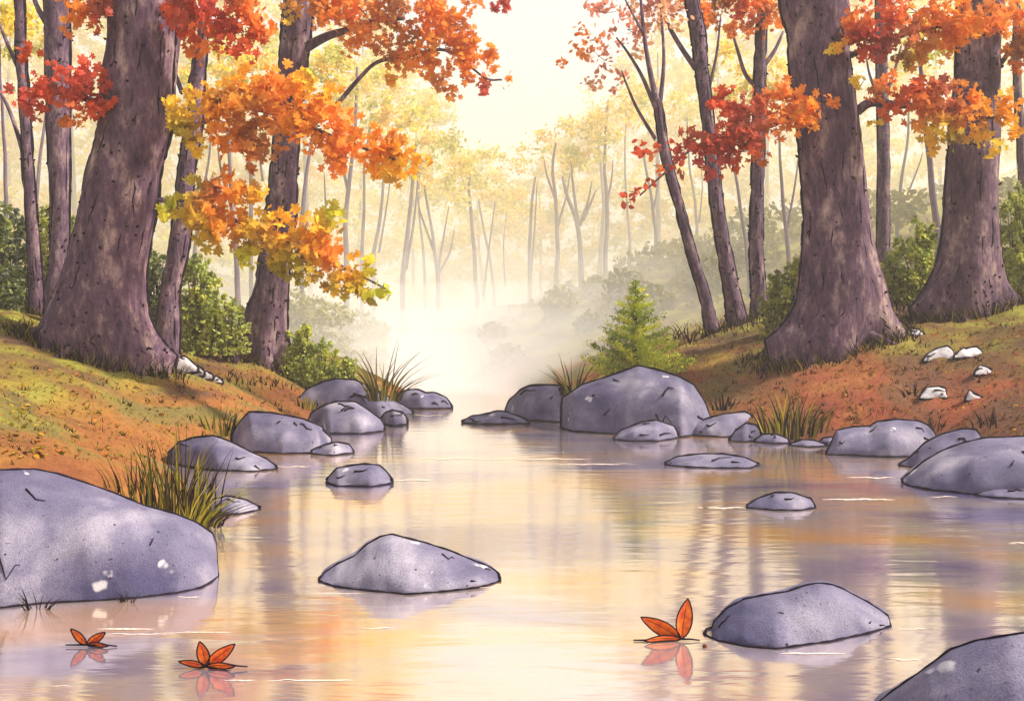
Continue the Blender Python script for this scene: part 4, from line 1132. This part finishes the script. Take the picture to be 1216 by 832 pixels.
# short turf and dark tufts over the banks
b = MB()
def scatter(pxs_, py_fn, n_, h0, h1, cols, jitter=4, spread=0.9):
    for _ in range(n_):
        px = random.uniform(*pxs_); py = py_fn(px) + random.gauss(0, jitter)
        x_, y_, z_ = at(px, py)
        if z_ <= 0.01 or y_ > 32: continue
        h = random.uniform(h0, h1) * y_ / F
        blades(b, (x_, y_, z_ - 0.01), [(random.uniform(-spread, spread) * h, random.uniform(-.4, .4) * h, h, y_ / F * random.uniform(1.0, 1.9), random.choice(cols))])
def along(pts, n_, h0, h1, cols, jit=3, spread=0.9):
    pts = np.array(pts, float)
    scatter((pts[0, 0], pts[-1, 0]), lambda x_: float(np.interp(x_, pts[:, 0], pts[:, 1])), n_, h0, h1, cols, jit, spread)
# feet of the trunks
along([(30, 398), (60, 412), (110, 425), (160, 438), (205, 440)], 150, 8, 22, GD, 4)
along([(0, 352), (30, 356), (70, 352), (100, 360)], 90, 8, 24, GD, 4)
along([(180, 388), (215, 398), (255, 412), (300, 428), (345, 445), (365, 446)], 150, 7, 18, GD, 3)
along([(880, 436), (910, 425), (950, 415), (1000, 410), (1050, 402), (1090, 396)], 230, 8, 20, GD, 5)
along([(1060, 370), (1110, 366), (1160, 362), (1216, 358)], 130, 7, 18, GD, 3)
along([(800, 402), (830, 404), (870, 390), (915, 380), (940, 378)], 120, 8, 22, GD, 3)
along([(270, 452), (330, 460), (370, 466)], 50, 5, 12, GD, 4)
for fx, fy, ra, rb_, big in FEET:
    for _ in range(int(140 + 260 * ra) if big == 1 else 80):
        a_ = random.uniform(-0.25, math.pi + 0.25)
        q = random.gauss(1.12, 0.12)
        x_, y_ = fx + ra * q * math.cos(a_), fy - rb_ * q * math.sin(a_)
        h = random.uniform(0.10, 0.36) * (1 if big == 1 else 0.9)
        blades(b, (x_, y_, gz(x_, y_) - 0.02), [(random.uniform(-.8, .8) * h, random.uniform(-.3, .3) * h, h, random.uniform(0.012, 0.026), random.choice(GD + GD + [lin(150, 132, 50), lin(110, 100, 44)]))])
# loose marks over the slopes
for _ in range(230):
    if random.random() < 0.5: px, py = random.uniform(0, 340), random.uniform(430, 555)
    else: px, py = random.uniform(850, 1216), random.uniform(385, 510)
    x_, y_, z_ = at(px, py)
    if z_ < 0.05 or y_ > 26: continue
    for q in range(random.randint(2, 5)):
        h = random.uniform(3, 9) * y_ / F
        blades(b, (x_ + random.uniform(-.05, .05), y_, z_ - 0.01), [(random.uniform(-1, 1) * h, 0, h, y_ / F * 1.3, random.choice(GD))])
# fallen leaves lying over the turf
for rng_, cols_ in (((0, 350, 400, 548), ['olive', 'gold', 'vermil', 'rustb', 'amber']), ((850, 1225, 375, 520), ['red', 'rustb', 'vermil', 'maroon', 'amber'])):
    pts_, cl_ = [], []
    for _ in range(900):
        x_, y_, z_ = at(random.uniform(rng_[0], rng_[1]), random.uniform(rng_[2], rng_[3]))
        if z_ < 0.06 or y_ > 24: continue
        pts_.append((x_, y_, z_ + 0.012)); q = random.uniform(0.25, 0.55); cl_.append([v * q for v in PAL[random.choice(cols_)][:3]] + [1])
    leaves(b, np.array(pts_), 0.06, np.array(cl_), OVAL, face=0.1, up=2.2)
# short living turf
TURF = [lin(150, 140, 46), lin(120, 108, 40), lin(176, 150, 50), lin(160, 110, 46)]
RUST = [lin(150, 84, 46), lin(120, 70, 46), lin(172, 110, 50), lin(136, 116, 48)]
scatter((-10, 360), lambda x_: random.uniform(360 + x_ * 0.2, 545), 2600, 2, 5, TURF, 0)
scatter((780, 1230), lambda x_: random.uniform(375, 520), 2600, 2, 5, TURF[:2] + RUST, 0)
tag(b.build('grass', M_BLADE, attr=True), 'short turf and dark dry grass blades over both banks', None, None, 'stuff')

# ------------------------------------------------------------------ leaves floating on the water
m, n, o = newmat('floating_leaf')
f = noise_node(n, pos(n), 30, 3, 0.6)
pbsdf(n, o, ramp(n, f, [(0.35, lin(196, 66, 22)), (0.65, lin(240, 118, 26))]), 0.55, None, 0.3)
M_FLOAT = m

def floating_leaf(label, px, py, lobes, stem, group='orange leaves floating on the stream', z0=0.012):
    """lobes: (tip px, tip py, half width px, depth offset) measured from the joint"""
    d = EYE * F / (py - CY)
    t0 = P(px, py, d); t0[2] = z0
    root = thing('fallen_leaf', label, 'leaf', tuple(t0), group)
    k = d / F
    for (tx, ty, hw, dy) in lobes:
        tip = np.array([(tx - px) * k, dy * k, max(-(ty - py) * k, 0.004)])
        L_ = np.linalg.norm(tip); ax = tip / L_
        side = np.cross(ax, np.array([0, 1, 0.35])); side /= np.linalg.norm(side)
        nr = np.cross(ax, side)
        s = np.linspace(0, 1, 11)
        wv = hw * k * np.sin(math.pi * s ** 0.85) ** 0.8
        wv[0] = wv[-1] = 0.0005
        b = MB()
        cen = s[:, None] * tip[None] - nr[None] * (0.12 * L_ * np.sin(math.pi * s))[:, None] * 0.5
        Lf = cen + side[None] * wv[:, None] + nr[None] * (wv * 0.3)[:, None]; Rt = cen - side[None] * wv[:, None] + nr[None] * (wv * 0.3)[:, None]
        V = np.concatenate([Lf, cen, Rt]) + t0
        V[:, 2] = np.maximum(V[:, 2], 0.004)
        fs = []
        for i in range(10):
            fs += [(i, i + 1, 11 + i + 1, 11 + i), (11 + i, 11 + i + 1, 22 + i + 1, 22 + i)]
        b.add(V, fs, 0)
        r0 = 0.85 * k
        b.tube(V[:11], r0, 5, 1); b.tube(V[22:], r0, 5, 1); b.tube(V[11:20], r0 * 0.45, 4, 1)
        b.build('leaf_blade', [M_FLOAT, M_INK], root, loc=tuple(t0))
    b = MB()
    for st in stem:
        pts = [np.array([(a_ - px) * k, 0, max(-(c_ - py) * k, -0.006)]) + t0 for a_, c_ in st]
        b.tube(pts, np.linspace(1.3, 0.8, len(pts)) * k, 5)
    b.build('stalk', M_INK, root, loc=tuple(t0))

floating_leaf('small three-pointed orange leaf floating below the huge boulder', 103, 768,
    [(84, 749, 5.5, 0), (125, 753, 5.0, 0), (131, 768, 3.5, -6)], [[(103, 768), (90, 768), (78, 768)], [(103, 768), (126, 768), (139, 772)]])
floating_leaf('five-pointed orange leaf floating near the bottom left', 245, 794,
    [(212, 788, 4.5, 0), (237, 764, 7.5, 0), (243, 775, 5, 6), (279, 767, 7.5, 0), (281, 791, 5.0, -8)], [[(245, 794), (256, 802), (274, 810)], [(245, 794), (235, 801)], [(270, 791), (282, 793), (294, 794)]])
floating_leaf('three-lobed orange leaf with one lobe standing up, left of the rounded boulder', 809, 761,
    [(761, 735, 9.5, 0), (817, 713, 9.5, 0), (764, 768, 5.5, -10)], [[(809, 761), (820, 761), (831, 765)], [(770, 769), (752, 771)]])
x_, y_, z_ = at(837, 768)
b = MB(); mbE = ellipsoid(x_, y_, 0.006, 0.013, 0.011, 0.010, 12, 8)
tag(mbE.build('acorn', plain('seed_brown', lin(96, 44, 28), 0.6), smooth=True, loc=(x_, y_, 0)), 'tiny dark brown seed floating left of the rounded boulder', 'seed')

# pale strips painting glints on the water
m, n, o = newmat('glint_streaks')
pbsdf(n, o, lin(228, 208, 190), 0.6)
b = MB()
for px, py, L_, th in [(150, 747, 72, 2.2), (165, 753, 90, 1.6), (235, 751, 90, 1.0), (225, 709, 30, 1.2), (450, 746, 40, 1.2), (370, 808, 110, 2.2), (285, 808, 40, 1.3), (595, 545, 220, 1.6), (700, 551, 110, 1.0), (560, 698, 60, 1.4), (860, 603, 60, 1.8), (835, 603, 16, 1.2),
                       (1020, 593, 90, 2.0), (1035, 567, 60, 1.6), (1120, 590, 36, 1.2), (965, 776, 80, 2.0), (1075, 783, 40, 1.4), (1085, 747, 36, 1.2), (1210, 645, 26, 1.6), (345, 554, 50, 1.0), (490, 570, 60, 1.2), (500, 493, 60, 1.0), (405, 705, 60, 1.0), (75, 815, 30, 1.2)]:
    d = EYE * F / (py - CY); n_ = 26
    s = np.linspace(-1, 1, n_)
    ppx = px + s * L_ / 2; wig = np.array([mnoise.noise(Vector((q * 0.06, py, 0))) for q in ppx])
    wid = th / 3.2 * (1 - np.abs(s) ** 3) * (0.55 + 0.9 * np.array([abs(mnoise.noise(Vector((q * 0.11, py, 5)))) for q in ppx]) * 2)
    py1 = py + wig * 1.5 - wid; py2 = py + wig * 1.5 + wid
    A1 = np.array([P(a_, c_, EYE * F / (c_ - CY)) for a_, c_ in zip(ppx, py1)]); A2 = np.array([P(a_, c_, EYE * F / (c_ - CY)) for a_, c_ in zip(ppx, py2)])
    A1[:, 2] = A2[:, 2] = 0.004
    b.add(np.concatenate([A1, A2]), [(i, i + 1, n_ + i + 1, n_ + i) for i in range(n_ - 1)])
tag(b.build('glint_streaks', m), 'thin pale streaks painted as glints on the stream', None, None, 'stuff')
